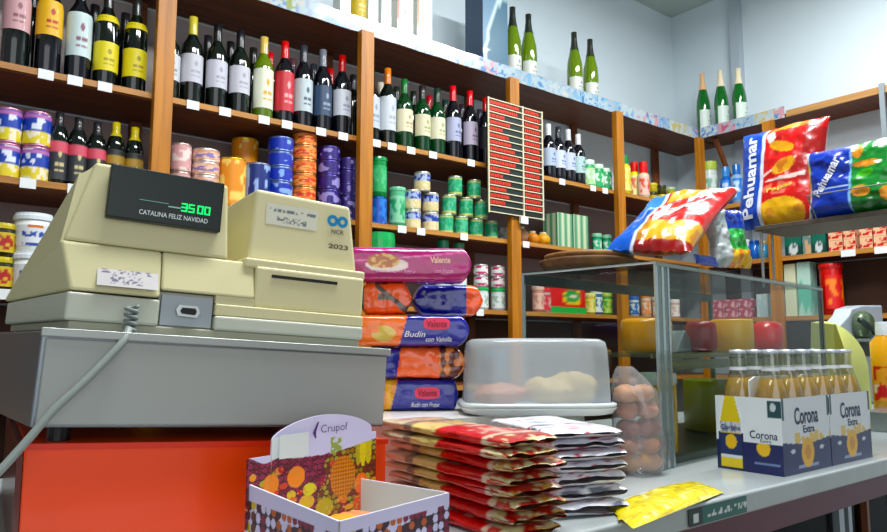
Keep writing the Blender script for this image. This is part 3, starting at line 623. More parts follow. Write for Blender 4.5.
# display head: wedge that widens towards its sloping back
hd=B().hexa([(.012,.046,.2045),(.198,.046,.2045),(.198,.3,.2045),(-.010,.3,.2045),(.036,.055,.302),(.192,.055,.302),(.192,.13,.302),(.03,.13,.302)])
obj('display_head',hd,beige,reg,bev=.004)
wing=B().add([(.009,.05,.2),(-.031,.372,.150),(-.0285,.372,.1475),(.020,.05,.2),(.02,.06,.284),(.034,.06,.296),(.03,.11,.296)],[(0,4,1),(0,1,2,3),(4,5,1),(5,6,1),(3,2,6,5),(0,3,5,4),(1,6,2)])
obj('side_wing',wing,beige,reg)
dm=obj('display_window',B().box(.051,.037,.236,.183,.052,.2995),M('dark_green_window','#031510',.35,coat=0),reg,bev=.002)
fl=lambda y:(lambda x,z:(x,y,z))
letter('CATALINA FELIZ NAVIDAD',fl(.0365),.080,.0058,M('vfd_grey','#dfe8e8',.5),dm,cx=.126,cy=.2475)
b=B()
seg={'0':'abcdef','3':'abgcd','8':'abcdefg','5':'afgcd'}
for i,ch in enumerate('3500'):
    x=.134+i*.0085+(.002 if i>1 else 0); z=.256; w,h=.0055,.0088
    for q in seg[ch]:
        x0,z0,x1,z1={'a':(0,h,w,h),'b':(w,h/2,w,h),'c':(w,0,w,h/2),'d':(0,0,w,0),'e':(0,0,0,h/2),'f':(0,h/2,0,h),'g':(0,h/2,w,h/2)}[q]
        b.box(x+x0-.0008,.0362,z+z0-.0008,x+x1+.0008,.0368,z+z1+.0008)
obj('lit_digits',b,M('vfd_green','#18d070',.5,emit=('#18e080',1.3)),dm)
b=B().box(.085,.0362,.2617,.118,.0368,.2622); b.box(.118,.0362,.258,.1325,.0368,.2595); obj('lit_line',b,M('vfd_line','#88b0a8',.5,emit=('#80b8a8',.3)),dm)
# printer block
obj('body_shell',B().box(.184,.034,.1468,.232,.36,.1569),beige,reg)
obj('body_recess',B().box(.19,.20,.2045,.231,.34,.285),beige,reg,bev=.003)
obj('printer_base',B().box(.2322,.036,.1465,.386,.36,.2),beige,reg,bev=.004)
obj('printer_base',B().box(.2175,.0385,.197,.388,.34,.2095),beige,reg,bev=.003)
pr=obj('printer_head',B().hexa([(.2265,.058,.209),(.384,.058,.209),(.382,.3,.209),(.2265,.3,.209),(.231,.06,.306),(.368,.06,.3035),(.368,.26,.303),(.231,.26,.306)]),M('aged_beige_warm','#d8d2ae',.42,noise=.05,nscale=8),reg,bev=.005)
obj('paper_slot',B().box(.253,.0345,.1865,.345,.0363,.1905),dkgap,reg)
plane=lambda x,z:(x,.0575+(z-.209)*.02,z)
b=grid(lambda u,v:plane(.246+.073*u,.2605+.029*v),40,20,lambda u,v:'#6c7478' if (.6<v<.78 and vn(u*34,v*6)>.42 and .05<u<.97) or (.12<v<.45 and .2<u<.8 and vn(u*38,v*16,5)>.55) else '#d8d8c8')
obj('service_sticker',b,PM(),reg)
b=B()
for cx in (.341,.356):
    ring=[]
    k=28
    for r in (.0082,.0034):
        for i in range(k):
            a=2*PI*i/k; ring.append((cx+r*math.cos(a),.0562,.2785+r*math.sin(a)))
    b.add(ring,[(i,(i+1)%k,k+(i+1)%k,k+i) for i in range(k)])
b.add([(.341+.0075*math.cos(a*PI/12),.0564,.2785+.0085*math.sin(a*PI/12)) for a in range(24)],[]) if 0 else None
obj('maker_emblem',b,M('emblem_blue','#1484b4',.4),reg)
letter('NCR',fl(.0562),.019,.0062,M('grey_ink','#5c5c50',.5),reg,cx=.3495,cy=.2635,bold=.02)
letter('2023',fl(.056),.030,.0068,MC['grey_ink'],reg,cx=.352,cy=.2425,bold=.03)
b=grid(lambda u,v:(.049+.066*u,.0305+.022*(v-.1)*.6-.0025,.1555+.0215*v*1.15),40,20,lambda u,v:'#5c5870' if ((v>.6 and vn(u*30,v*12)>.55) or (.1<v<.6 and .2<u<.75 and vn(u*36,v*14,5)>.6)) and .05<u<.95 and .08<v<.92 else '#c4c0c0')
obj('warning_label',b,PM(),reg)
# cable
pts=[]
for i in range(60):
    t=i/59; a=t*2*PI*4; pts.append(W(.086+.006*math.cos(a),.006+.006*math.sin(a)+.006,.134-.028*t))
pts2=[W(.084,.004,.108),W(.078,-.006,.094),W(.062,-.012,.072),W(.04,-.018,.045),W(.018,-.022,.02),W(-.004,-.026,-.012),W(-.03,-.03,-.048),W(-.07,-.03,-.1)]
def smooth_path(p,n=6):
    out=[]
    for i in range(len(p)-1):
        p0,p1,p2,p3=p[max(i-1,0)],p[i],p[i+1],p[min(i+2,len(p)-1)]
        for k in range(n):
            t=k/n; out.append(.5*((2*p1)+(p2-p0)*t+(2*p0-5*p1+4*p2-p3)*t*t+(3*p1-p0-3*p2+p3)*t**3))
    return out+[p[-1]]
cb=empty('power_cable',tuple(W(-.07,-.03,-.1))); tag(cb,'grey cable with a coiled top hanging from the register across the drawer','cable')
def rel(ps,o): return [tuple(Vector(p)-Vector(o.location)) for p in ps]
obj('coiled_end',B().tube(rel(pts,cb),.0022,8),M('cable_grey','#76807e',.45),cb,True)
obj('cord',B().tube(rel(smooth_path(pts2),cb),.0042,10),M('cable_grey2','#8e9692',.45),cb,True)
# ------------------------------------------------------------------ soft packets
def soft(L,Wd,H,colf,ns=40,na=40,e=4.,taper=.12,crimp=.5,seed=1,wr=.0,endh=.06):
    """sealed packet lying along x (0..L), centred on y, bottom at z=0; colf(s,a) s along, a around 0..1 (0=+y side, .25 top, .5=-y front, .75 bottom)"""
    def sec(s):
        d=min(s,1-s)/taper; d=min(1,d); k=math.sin(d*PI/2)**.6
        return k
    def fn(s,a):
        k=sec(s); th=2*PI*a; c,s_=math.cos(th),math.sin(th)
        r=(abs(c)**e+abs(s_)**e)**(-1/e)
        y=r*c*Wd/2*(crimp*0+1-.0*(1-k)); z=r*s_*H/2*(endh+(1-endh)*k)
        y*=(.9+.1*k)
        n=(vn(s*14,a*18,seed)-.5)*wr*(.4+.6*(1-k)) + (vn(s*5,a*10,seed+5)-.5)*wr*.6
        return (s*L+(.0 if k>.2 else wr*.6*(vn(a*20,s*9,seed)-.5)),y+n*c,z+H/2+n*s_)
    b=grid(fn,ns,na,colf); return b,fn
def merge_ends(b): return b
def front_on(fn,L,H,Wd,a0=.5):
    """map (x,z) onto the front (-y) side of a soft packet"""
    def g(x,z):
        s=min(max(x/L,0.02),.98); zz=(z-H/2)/(H/2); zz=min(max(zz,-.92),.92)
        # find angle whose superellipse z matches
        lo,hi=.25,.75
        for _ in range(14):
            md=(lo+hi)/2; p=fn(s,md)
            if (p[2]-H/2)/(H/2)>zz: lo=md
            else: hi=md
        p=fn(s,(lo+hi)/2); return (x,p[1]-.0008,p[2])
    return g
cream_w='#dccdb4'
soft_m=PM('glossy_film',.22,.6,.25,bs=45)
# white carton that carries loaf packets and the cake box
wc=carton('delivery_carton',(.625,.90,CT),.42,.33,.104,lambda f_,u,v:'#d8d6d0' if f_!='top' else '#dedcd8','low white carton behind the biscuit stacks carrying the loaf packets','box')
zc=CT+.1042
# loaf packets
blue='#101c8c'; orng='#f06410'; pink='#e05078'
def loafA(s,a):   # magenta
    if .44<a<.56 or .25<a<.75:
        z=(.5-a)*8
        if ell(s,z,.30,.18,.13,.5,-.0) and z>-.6-(s-.3)*1.0 : return '#a86434' if vn(s*36,z*5,2)>.45 else '#d8b070'
        if ell(s,z,.33,-.08,.17,.5): return '#e4d4d0'
        if abs(z-.55-(s-.6)*.7)<.05: return '#d87cb0'
    return '#a4106c'
def loafB(s,a):   # orange | blue
    return ('#f07818' if vn(s*8,a*8,3)>.35 else '#c86c1c') if s<.32+.08*math.sin(a*12) else blue
PK=[]
rz=math.radians(-33.5)
def put_loaf(px0,px1,ybot,ytop,zb,cf,label,seed=1,Y0=1.04,wr=.004,taper=.1,Wd=.075):
    c_,s_=math.cos(rz),math.sin(rz)
    P0=Vector((colX(px0,Y0,zb+.03),Y0,zb))
    # length so that the far end lands in column px1
    n=RT-FW*((px1-443.5)/F_PX); d=Vector((c_,s_,0)); q=P0+Vector((0,0,.03))-EYE
    L=-(n.dot(q))/n.dot(d)
    H=rowZ(ytop,P0.x+c_*L/2,P0.y+s_*L/2)-zb
    o=None; b,fn=soft(L,Wd,H,cf,60,40,5.,taper,seed=seed,wr=wr)
    o=obj('loaf_packet',b,soft_m,None,True,loc=tuple(P0),rot=rz); tag(o,label,'packet'); return o,fn,L,H,Wd
Z=zc; hL=.0575
def zof(i): return zc+i*hL
Y0=1.12
def LP(i,px0,px1,cf,label,seed,**k):
    zb=zof(i); c_,s_=math.cos(rz),math.sin(rz)
    P0=Vector((colX(px0,Y0,zb+.03),Y0,zb)); n=RT-FW*((px1-443.5)/F_PX); d=Vector((c_,s_,0)); q=P0+Vector((0,0,.03))-EYE
    L=-(n.dot(q))/n.dot(d); Wd=k.get('Wd',.08); hh=k.get('h',hL)-.0005
    b,fn=soft(L,Wd,hh,cf,90,130,5.,k.get('taper',.1),seed=seed,wr=k.get('wr',.003))
    o=obj('loaf_packet',b,soft_m,None,True,loc=tuple(P0),rot=rz); tag(o,label,'packet'); return o,fn,L,hh,Wd
def logo(o,fn,L,H,Wd,s,z,w=.05):
    g=front_on(fn,L,H,Wd)
    vs=[];k=26
    vs=[g(s*L+w/2*1.12*math.copysign(abs(math.cos(a*2*PI/k))**.6,math.cos(a*2*PI/k)),z*H+.0105*math.copysign(abs(math.sin(a*2*PI/k))**.6,math.sin(a*2*PI/k))) for a in range(k)]
    c=g(s*L,z*H); c=(c[0],c[1]-.0004,c[2])
    b=B().add(vs+[c],[(i,(i+1)%k,k) for i in range(k)]); obj('logo_badge',b,M('badge_pink','#e0506c',.4),o)
    letter('Valente',lambda x,y:(lambda p:(p[0],p[1]-.0012,p[2]))(g(s*L+x,z*H+y)),w*.86,.012,M('badge_red','#8c1430',.4),o,bold=.02)
# lowest: blue with orange left end
o,fn,L,H,Wd=LP(0,372,456,lambda s,a:('#e8982c' if vn(s*20,a*9)>.4 else '#f0b850') if s<.26-.3*(a-.5) else blue,'blue loaf packet with pink oval badge, lowest of the loaf pile',1,taper=.05)
logo(o,fn,L,H,Wd,.64,.56,.04)
letter('Budín con Frutas',lambda x,y:front_on(fn,L,H,Wd)(x,y),.05,.008,M('film_white','#e8e8f0',.4),o,cx=.62*L,cy=.2*H,shear=.3)
o,fn,L,H,Wd=LP(1,366,463,lambda s,a:blue if s<.33-.15*(a-.5) else ('#f07020' if s<.74 else ('#60281c' if vn(s*22,a*16)>.5 else '#e89058')),'blue and orange loaf packet with brown end, second from bottom of the pile',4,wr=.007,taper=.12)
o,fn,L,H,Wd=LP(2,352,467,lambda s,a:(('#d8c070' if ell(s,a,.27,.53,.1,.075) and not ell(s,a,.2,.50,.03,.03) else '#f08018') if s<.44+.25*(.5-a) else blue),'orange and blue loaf packet lettered in white, middle of the pile',7)
logo(o,fn,L,H,Wd,.72,.70,.042)
g=front_on(fn,L,H,Wd); letter('Budín',g,.036,.0105,MC['film_white'],o,cx=.54*L,cy=.38*H,shear=.35); letter('con Vainilla',g,.046,.0085,MC['film_white'],o,cx=.74*L,cy=.22*H,shear=.3)
o,fn,L,H,Wd=LP(3,360,410.5,lambda s,a:'#5c5048' if (.35<s<.6 and .46<a<.36+.16) or abs((a-.5)*3-(s-.62)*1.2)<.09 and s>.3 or s<.1 else '#f06a10','crinkled orange loaf packet beside the plain blue one',9,wr=.006,taper=.18)
o,fn,L,H,Wd=LP(3,413,480,lambda s,a:blue if s<.76 else '#f06a14','plain blue loaf packet with orange end flap, right of crinkled orange one',12,wr=.005,taper=.16,h=.06)
o,fn,L,H,Wd=LP(4,346,469,loafA,'magenta loaf packet picturing a cake, topmost of the pile',14,h=.062,taper=.08)
g=front_on(fn,L,H,Wd)
letter('Valente',g,.036,.0115,M('cream_ink','#f0c8b8',.4),o,cx=.75*L,cy=.62*H,bold=.03); letter('con Frutas',g,.034,.0075,M('pink_ink','#e0a0cc',.4),o,cx=.78*L,cy=.30*H,shear=.3)
letter('Budín Inglés 200 g',g,.07,.005,MC['pink_ink'],o,cx=.40*L,cy=.27*H,shear=.3)
# ------------------------------------------------------------------ stacks of flat biscuit packets
def packet_stack(P0,ang,L,Wd,hs,cf,desc,grp,seed,wr,mat):
    z=P0[2]; n=len(hs); Wn=['topmost','second from top','third from top','fourth from top','fifth from top','sixth from top','seventh from top','eighth from top','ninth from top','tenth from top']
    for i,h in enumerate(hs):
        b,fn=soft(L,Wd,h-.0004,lambda s,a,i=i:cf(s,a,i),60,44,3.6,.10,seed=seed+i*3,wr=wr,endh=.34)
        dx=(hn(i,seed)-.5)*.010; dy=(hn(i,seed,2)-.5)*.008
        o=obj('biscuit_packet',b,mat,None,True,loc=(P0[0]+dx,P0[1]+dy,z),rot=ang+(hn(i,seed,4)-.5)*.05)
        lv='lowest' if i==0 else (Wn[n-1-i])
        tag(o,f'{desc}, {lv} of its stack','packet',grp); z+=h
    return z
def redcf(s,a,i):
    n=vn(s*22,a*26,i)
    if s<.13: return ['#c8a060','#d8d0a8','#a81c1c','#c04030'][int(n*3.99)]
    if s<.16: return '#e0c8b0'
    if s<.47+.05*vn(a*3,i,1): return '#c42020' if not .14<a<.36 or n>.45 else '#d8a898'
    if .16<a<.34 and n>.62: return '#c89080'
    if s<.7: return '#dcc88c' if n>.3 else '#c8a868'
    if s<.76: return '#8c7c6c'
    return '#d4c4a8' if n>.25 else '#bca888'
ang=math.radians(90-3)
z=packet_stack((.612,.60,CT),ang,.285,.088,[.0145]*8,redcf,'red and cream biscuit packet with crinkled end, front stack','red and cream biscuit packets',21,.0045,PM('packet_film',.28,.5,.3,bs=70))
def whitecf(s,a,i):
    n=vn(s*16,a*22,i+9); n2=vn(s*9,a*14,i+30)
    if abs(n2-.62)<.022: return '#b02c48'
    if n2<.12: return '#687080'
    if abs(s-.22-.1*vn(a*3,i))<.02: return '#a83048'
    return ['#e4e5ec','#d2d4e0','#f0f0f4'][int(n*2.99)]
packet_stack((.742,.628,CT),math.radians(90-18),.19,.115,[.019,.018,.0185,.0145,.014,.0145,.0135],whitecf,'silvery white packet with thin red stripes, right hand stack','silvery white packets',51,.0045,PM('silver_film',.3,.4,.4,bs=60))
# ------------------------------------------------------------------ fruit display box
D1=Vector((.162,.039,0)).normalized(); D2=Vector((-D1.y,D1.x,0)); LW,LD=.167,.140
fb=empty('cardboard_display_box',(.351,.603,CT),math.atan2(D1.y,D1.x)); tag(fb,'lilac cardboard display box printed with fruit in front of orange stand','box')
lil='#d4d0ec'
FR=[]
random.seed(5)
FRU=[(.16,.50,.055,.075,'#e88c30'),(.155,.43,.06,.05,'#d84838'),(.34,.52,.065,.085,'#f09028'),(.10,.36,.05,.06,'#d8b848'),(.14,.28,.06,.05,'#d8d058'),(.33,.18,.07,.05,'#e8742c'),(.44,.40,.05,.05,'#d8cc20'),(.42,.30,.06,.06,'#d8b020'),
 (.56,.22,.07,.08,'#b8a040'),(.71,.45,.105,.18,'#c87824'),(.88,.66,.03,.15,'#e0cc28'),(.93,.66,.03,.14,'#d0c020'),(.84,.64,.025,.12,'#b0a820'),(.87,.36,.06,.09,'#f07818'),(.86,.2,.06,.07,'#e85c18'),(.93,.3,.05,.08,'#d85820')]
for _ in range(46):
    x_=random.random(); y_=random.random()*.5+.1
    if y_<.12+(.0 if x_>.5 else (.5-x_)*.3): continue
    FRU.append((x_,y_,.02+.02*random.random(),.022+.02*random.random(),random.choice(['#d87828','#c03028','#e0c040','#a8b038','#e8a048','#902038','#c85040'])))
def header_col(u,v):
    # v 0 bottom .. 1 arch top
    lim=.62+.10*abs(u-.45)*1.2+.06*vn(u*9,1) if u<.6 else .66+.2*(u-.6)
    if v>lim or v<.05+(.0 if u>.5 else (.5-u)*.28): 
        if .16<u<.4 and .66<v<.86: return '#dfe4e6'
        if abs(u-.655)<.05 and .66<v<.80: return '#9aa860' if vn(u*40,v*30)>.4 else '#d0d0dc'
        return lil
    if ell(u,v,.71,.45,.105,.18):
        return '#a85c18' if (math.sin((u*1.6+v)*95)*math.sin((u*1.6-v)*95))>0 else '#d89038'
    for cx,cy,rx,ry,c in FRU:
        if ell(u,v,cx,cy,rx,ry): return c if vn(u*60,v*60,7)>.25 else '#d8a060'
    i_,j_=math.floor(u*26+.5*(math.floor(v*22)%2)),math.floor(v*22); fu,fv=u*26+.5*(j_%2)-i_-.5,v*22-j_-.5; n=hn(i_,j_,3); gr=fu*fu+fv*fv
    if v>.2 and u+.3*(vn(u*7,v*7,9)-.5)<.52: return ('#8c2c4c' if n>.4 else '#6c1c30') if gr<.16 else ('#a84c60' if gr<.2 else '#341420')
    return ('#a07838' if n>.62 else ('#7c3428' if n>.3 else '#a8984c')) if gr<.2 else ('#4c2c20' if n>.5 else '#3c3020')
HB=LD-.002; HH=.145
def arch(u):
    # header outline: shoulders then a rounded crest
    if u<.16: return .72+.02*u
    if u>.96: return .8-.0
    t=(u-.16)/.8; return .84+.16*math.sin(t*PI)**.6
hdz=.137
hw=.196
hdr=grid(lambda u,v:(u*hw-.004,HB-.002,.002+v*arch(u)*hdz),180,150,lambda u,v:header_col(u,v*arch(u)))
h1=obj('printed_header',hdr,PM('card_print',.45,.15),fb)
hm=h1.modifiers.new('card','SOLIDIFY'); hm.thickness=.002; hm.offset=-1
hm2=lambda x,z:(x,HB-.0052,z)
letter('Crupof',hm2,.043,.012,M('purple_ink','#4c2c6c',.5),h1,cx=.117,cy=.122,bold=-.005)
obj('emblem_swoosh',B().add([(x,HB-.0052,z-.009) for x,z in ((.083,.129),(.090,.141),(.0925,.141),(.088,.130),(.0885,.122),(.0865,.123))],[(0,5,4,3),(0,3,2,1)]),MC['purple_ink'],h1)
b=grid(lambda u,v:(.035+.042*u,HB-.0054,.096+.026*v),10,6,lambda u,v:'#dce2e2'); obj('price_sticker',b,MC['card_print'],h1)
def lipcol(u,v):
    if v>.78 or v<.0: return lil
    i_,j_=math.floor(u*17),math.floor(v*6); n=hn(i_,j_,5); gr=(u*17-i_-.5)**2+(v*6-j_-.5)**2
    if gr>.2: return '#34202c' if vn(u*9,v*4)>.4 else lil
    if u<.12: return '#d0b840' if n>.5 else '#58382c'
    return '#7c2c44' if n>.66 else ('#3c2430' if n>.42 else ('#b46440' if n>.3 else lil))
th=.0025; hw_=.056
def wall_(name,p,q,hh0,hh1,cf,both=True):
    p,q=Vector(p),Vector(q); dd=(q-p).normalized(); nn=Vector((dd.y,-dd.x))*th/2
    b=grid(lambda u,v:((p+(q-p)*u).x+nn.x,(p+(q-p)*u).y+nn.y,.0005+v*(hh0+(hh1-hh0)*u)),150,48,cf)
    grid(lambda u,v:((p+(q-p)*u).x-nn.x,(p+(q-p)*u).y-nn.y,.0005+v*(hh0+(hh1-hh0)*u)),150,48,lambda u,v:'#dcdcda',b)
    k=151; n2=151*49
    for (r0,) in ((48*k,),):
        b.f+=[(r0+i,r0+i+1,n2+r0+i+1,n2+r0+i) for i in range(150)]; b.mi+=[0]*150
    return obj(name,b,MC['card_print'],fb)
wall_('tray_wall',(0,0),(LW,0),hw_,hw_,lipcol); wall_('tray_wall',(0,LD),(0,0),hw_+.018,hw_,lipcol); wall_('tray_wall',(LW,0),(LW,LD),hw_,hw_,lambda u,v:lil)
obj('tray_floor',B().box(0,0,.0005,LW,LD-.006,.003),M('white_card','#dcdcd6',.6),fb)
o=obj('wafer_sachet',grid(lambda u,v:(.018+.065*u,.010+.05*v,.0445+.004*math.sin(u*PI)*math.sin(v*PI)+.001*math.sin(u*30)),30,16,lambda u,v:'#e8a84c' if u<.5 else '#e0906c'),PM(),fb)
# ------------------------------------------------------------------ cake box (translucent)
def rrect(rx,ry,e,n=48): return [((abs(math.cos(t))**(2/e))*math.copysign(rx,math.cos(t)),(abs(math.sin(t))**(2/e))*math.copysign(ry,math.sin(t))) for t in [2*PI*i/n for i in range(n)]]
milky=clear('milky_plastic','#f4f8fa',.04,.36,'#dfe6ea',.12)
def shell(name,prof,rx,ry,e,mat,parent,cap=True):
    b=B(); n=48; vs=[]
    for k,z in prof:
        vs+=[(x*k,y*k,z) for x,y in rrect(rx,ry,e,n)]
    fs=[(j*n+i,j*n+(i+1)%n,(j+1)*n+(i+1)%n,(j+1)*n+i) for j in range(len(prof)-1) for i in range(n)]
    if cap: fs.append(tuple((len(prof)-1)*n+i for i in range(n)))
    return obj(name,b.add(vs,fs),mat,parent,True)
ccx,ccy=.918,.905
CBZ=CT+.1042
kb=empty('cake_box',(ccx,ccy,CBZ-.0),math.radians(-36)); tag(kb,'large milky plastic cake box with rolls inside, behind the biscuit stacks','cake box')
shell('tray',[(.9,0),(1.0,.003),(1.04,.010),(1.06,.012),(1.04,.013),(.98,.006)],.127,.09,5,M('tray_white','#dfe3e4',.3),kb)
shell('cover',[(1.03,.0135),(1.01,.014),(.985,.02),(.965,.09),(.955,.110),(.93,.122),(.86,.1275),(.5,.129)],.127,.09,5,milky,kb)
shell('cover_rim',[(1.035,.0132),(1.055,.015),(1.055,.019),(1.0,.021)],.127,.09,5,M('rim_milky','#d4dcdc',.25),kb,False)
def bun(loc,rx,ry,rz_,c,label,rot=0,name='bread_roll',pa=None):
    b=B(); pr=[(math.sin(PI*k/14)+.001,1-math.cos(PI*k/14)) for k in range(15)]; b.lathe(pr,24)
    b.v=[(x*rx*(.9+.3*vn(x*2.5+9,z*2.5+y*2.5,loc[2]*90)),y*ry*(.9+.3*vn(y*2.5+5,z*2.5+x*2.5,loc[2]*70)),z*rz_/2*(1 if z<.3 else .86+.28*vn(x*3+3,y*3+7,loc[0]*50))) for x,y,z in b.v]
    o=obj(name,b,M('bread_'+c,c,.6,noise=.45,nscale=22,bump=.5),None,True,loc=loc,rot=rot); tag(o,label,'bread'); return o
bun((ccx-.058,ccy+.025,CBZ+.0135),.052,.036,.036,'#c88c70','pinkish brown pastry at the left inside the milky cake box')
bun((ccx+.012,ccy-.022,CBZ+.0135),.030,.045,.046,'#dcc088','pale round roll in the middle of the milky cake box',.3)
bun((ccx+.064,ccy-.030,CBZ+.0135),.026,.045,.056,'#e0c48c','pale long roll at the right inside the milky cake box',.8)
# ------------------------------------------------------------------ bag of bread
Yb=.785; Xb=1.052
bag=empty('bread_bag',(Xb,Yb,CT)); tag(bag,'clear plastic bag of brown rolls standing right of the cake box','bag')
b=B(); n=36; vs=[]; HBG=.185
pr=[(.02,0),(.036,.003),(.042,.02),(.044,.05),(.042,.09),(.041,.12),(.037,.145),(.028,.165),(.017,.180),(.012,HBG)]
for j,(r,z) in enumerate(pr):
    for i in range(n):
        a=2*PI*i/n; rr=r*(1+.05*math.sin(a*3+j*1.7)+.06*math.sin(a*9+j*2)); vs.append((rr*math.cos(a)-.5*max(0,z-.12),rr*math.sin(a),z))
fs=[(j*n+i,j*n+(i+1)%n,(j+1)*n+(i+1)%n,(j+1)*n+i) for j in range(len(pr)-1) for i in range(n)]
obj('plastic_film',B().add(vs,fs),clear('bag_film','#f4f6f8',.08,.17,'#f0eef2',.15),bag,True)
k=0
for z,c in ((.003,'#d09868'),(.032,'#b87c58'),(.062,'#94584a'),(.092,'#c88c70'),(.121,'#d8a078')):
    for q in (-1,1):
        k+=1; w_=.0175 if z<.12 else .0135
        bun((Xb+RT.x*q*w_-(.5*max(0,z-.1)),Yb+RT.y*q*w_,CT+z+(.002 if q>0 else 0)),.0185,.022,.030,c,f'brown roll inside the clear plastic bag, {("lowest","second","third","fourth","topmost")[(k-1)//2]} layer up, {("left","right")[q>0]} one',k*.7)
# yellow jars
def vessel(name,px,Y,wpx,zt,zb,body,lid,label,cat='jar',lidh=.15,sh=.96,py=None):
    X=colX(px,Y,zb+.05); d=depth(X,Y,zb+.05); r=wpx/2/F_PX*d
    return jar((X,Y,zb),r,rowZ(zt,X,Y)-zb,body,lid,label,name=name,cat=cat,lidh=lidh,sh=sh)

# ------------------------------------------------------------------ glass case
al=M('aluminium','#b8c0c0',.25,.8); cg=clear('case_glass','#f6faf8',.012)
gc=empty('glass_display_case',(1.107,.775,CT),math.radians(6)); tag(gc,'glass countertop display case with metal edges holding cheeses','display case')
GH=.372; GW=.88; GD=.315
# corner posts and edges
obj('corner_post',B().box(-.004,0,.0005,.003,.004,GH),al,gc)
obj('corner_post',B().box(.018,0,.0005,.026,.008,GH),al,gc); obj('corner_post',B().box(.040,0,.0005,.046,.006,GH),al,gc)
obj('glass_pane',B().box(.003,.001,.002,.040,.004,GH-.003),clear('case_glass_thick','#cfdcdc',.06,.25,'#b8c8c8'),gc)
obj('corner_post',B().box(-.004,GD-.006,.0005,.002,GD,GH),al,gc)
gx=.865
obj('corner_post',B().box(gx,0,.0005,gx+.010,.010,GH),M('dark_green_metal','#3c4c40',.35,.4),gc)
obj('corner_post',B().box(gx,GD-.01,.0005,gx+.010,GD,GH),MC['dark_green_metal'],gc)
obj('top_edge',B().tube([(0,.002,GH),(0,GD,GH)],.0025,6),al,gc); obj('top_edge',B().box(.0,-.001,GH-.006,gx+.01,.004,GH+.001),M('worn_metal','#8c948c',.35,.6),gc)
obj('back_rail',B().box(0,GD-.008,GH-.022,gx+.01,GD,GH),M('dark_rail','#343c38',.4,.3),gc)
obj('side_glass',B().box(-.002,.006,.002,.001,GD-.007,GH-.004),cg,gc)
obj('front_glass',B().box(.047,.001,.002,gx-.001,.004,GH-.006),cg,gc)
obj('top_glass',B().box(.002,.003,GH+.0015,gx+.01,GD,GH+.0055),cg,gc)
SZ=.205
obj('inner_shelf',B().box(.004,.02,SZ-.006,gx-.002,GD-.01,SZ),clear('shelf_glass','#dce8dc',.02,.12,'#a0a488'),gc)
obj('shelf_lip',B().box(.004,.016,SZ-.008,gx-.002,.0198,SZ),M('shelf_lip','#8c8468',.4,.3),gc)
obj('shelf_rail',B().box(.048,.012,SZ-.030,gx-.002,.018,SZ-.012),M('price_rail','#7c7c60',.35,noise=.5,nscale=120),gc)
obj('base_tray',B().box(.005,.02,.0006,gx-.002,GD-.01,.012),M('dark_tray','#2c3430',.3),gc)
#jar
GM=Matrix.Translation((1.107,.775,CT))@Matrix.Rotation(math.radians(6),4,'Z')
def GP(x,y,z): return tuple(GM@Vector((x,y,z)))
X_,Y_,Z_=GP(.115,.07,.0125); jar((X_,Y_,Z_),.036,.155,'#e0b010','#dfe4e2','wide yellow jar with white lid inside the glass case behind the bread bag',name='mustard_jar',lidh=.15,sh=.96)
def cheese(name,px,yl,wpx,ztop,zb,c,label,rnd=.012,wax=.25,cat='cheese',rr=None):
    # yl: local depth in the case
    best=None
    for i in range(400):
        x=i*.002; P=Vector(GP(x,yl,zb))-EYE; q=443.5+F_PX*P.dot(RT)/P.dot(FW)
        if best is None or abs(q-px)<best[0]: best=(abs(q-px),x)
    X,Y,Zb=GP(best[1],yl,zb); d=depth(X,Y,Zb+.05); r=wpx/2/F_PX*d; H=rowZ(ztop,X,Y-r*.5)-Zb
    pr=[(r-rnd,0),(r-rnd*.3,rnd*.3),(r,rnd),(r*1.01,H*.5),(r,H-rnd),(r-rnd*.3,H-rnd*.3),(r-rnd,H-.001),(.002,H)]
    o=obj(name,B().lathe(pr,36,cap=False).add([],[]),M('wax_'+c,c,.3,coat=wax,noise=.18,nscale=12),None,True,loc=(X,Y,Zb)); tag(o,label,cat); return o
cheese('cheese_round',647,.225,50,318,SZ+.0003,'#e8a410','golden yellow cheese wheel at the left end of case shelf')
cheese('cheese_round',702,.12,30,321,SZ+.0003,'#980c18','dark red waxed cheese left of the bright yellow one')
cheese('cheese_round',733,.09,40,319,SZ+.0003,'#f0b808','bright yellow cheese between two red cheeses',.004)
cheese('cheese_round',768,.10,31,321,SZ+.0003,'#d81426','bright red round waxed cheese right of yellow one',.02,.7)
cheese('cheese_tub',712,.17,52,379,.0125,'#98961c','olive yellow cheese drum on the floor of glass case',.006)
def block(name,b,m_,label,cat,loc=(0,0,0),rot=0,bev=.002):
    o=obj(name,b,m_,None,loc=loc,rot=rot,bev=bev); tag(o,label,cat); return o
block('steel_scoop',B().prism([(0,0),(.075,0),(.078,.02),(.05,.05),(.042,.048)],0,.05),M('grey_metal','#a9b2b6',.35,.6),'grey metal slanted piece right of the bright red cheese','scoop',GP(.31,.13,SZ+.0003),math.radians(6))
# wicker board and its plate on the case top
TOPZ=CT+GH+.006
P=hitz(588,262,TOPZ)
wb=obj('wicker_tray',B().lathe([(.07,.0),(.094,.004),(.102,.016),(.104,.022),(.097,.0235),(.09,.018),(.002,.018)],40,cap=False),wood('wicker','#4a2e1c','#806040',0,.7),None,True,loc=(GP(.098,.215,GH+.006)[0]-.0,GP(.098,.215,0)[1],TOPZ)); tag(wb,'round brown wicker tray on top of the glass case','tray')
wb2=obj('round_board',B().lathe([(.085,0),(.094,.004),(.094,.011),(.085,.013),(.002,.013)],40,cap=False),wood('board','#6c4c30','#a07c50',0,.6),None,True,loc=(wb.location.x+.003,wb.location.y,TOPZ+.0237)); tag(wb2,'round wooden board stacked on the wicker tray','board')
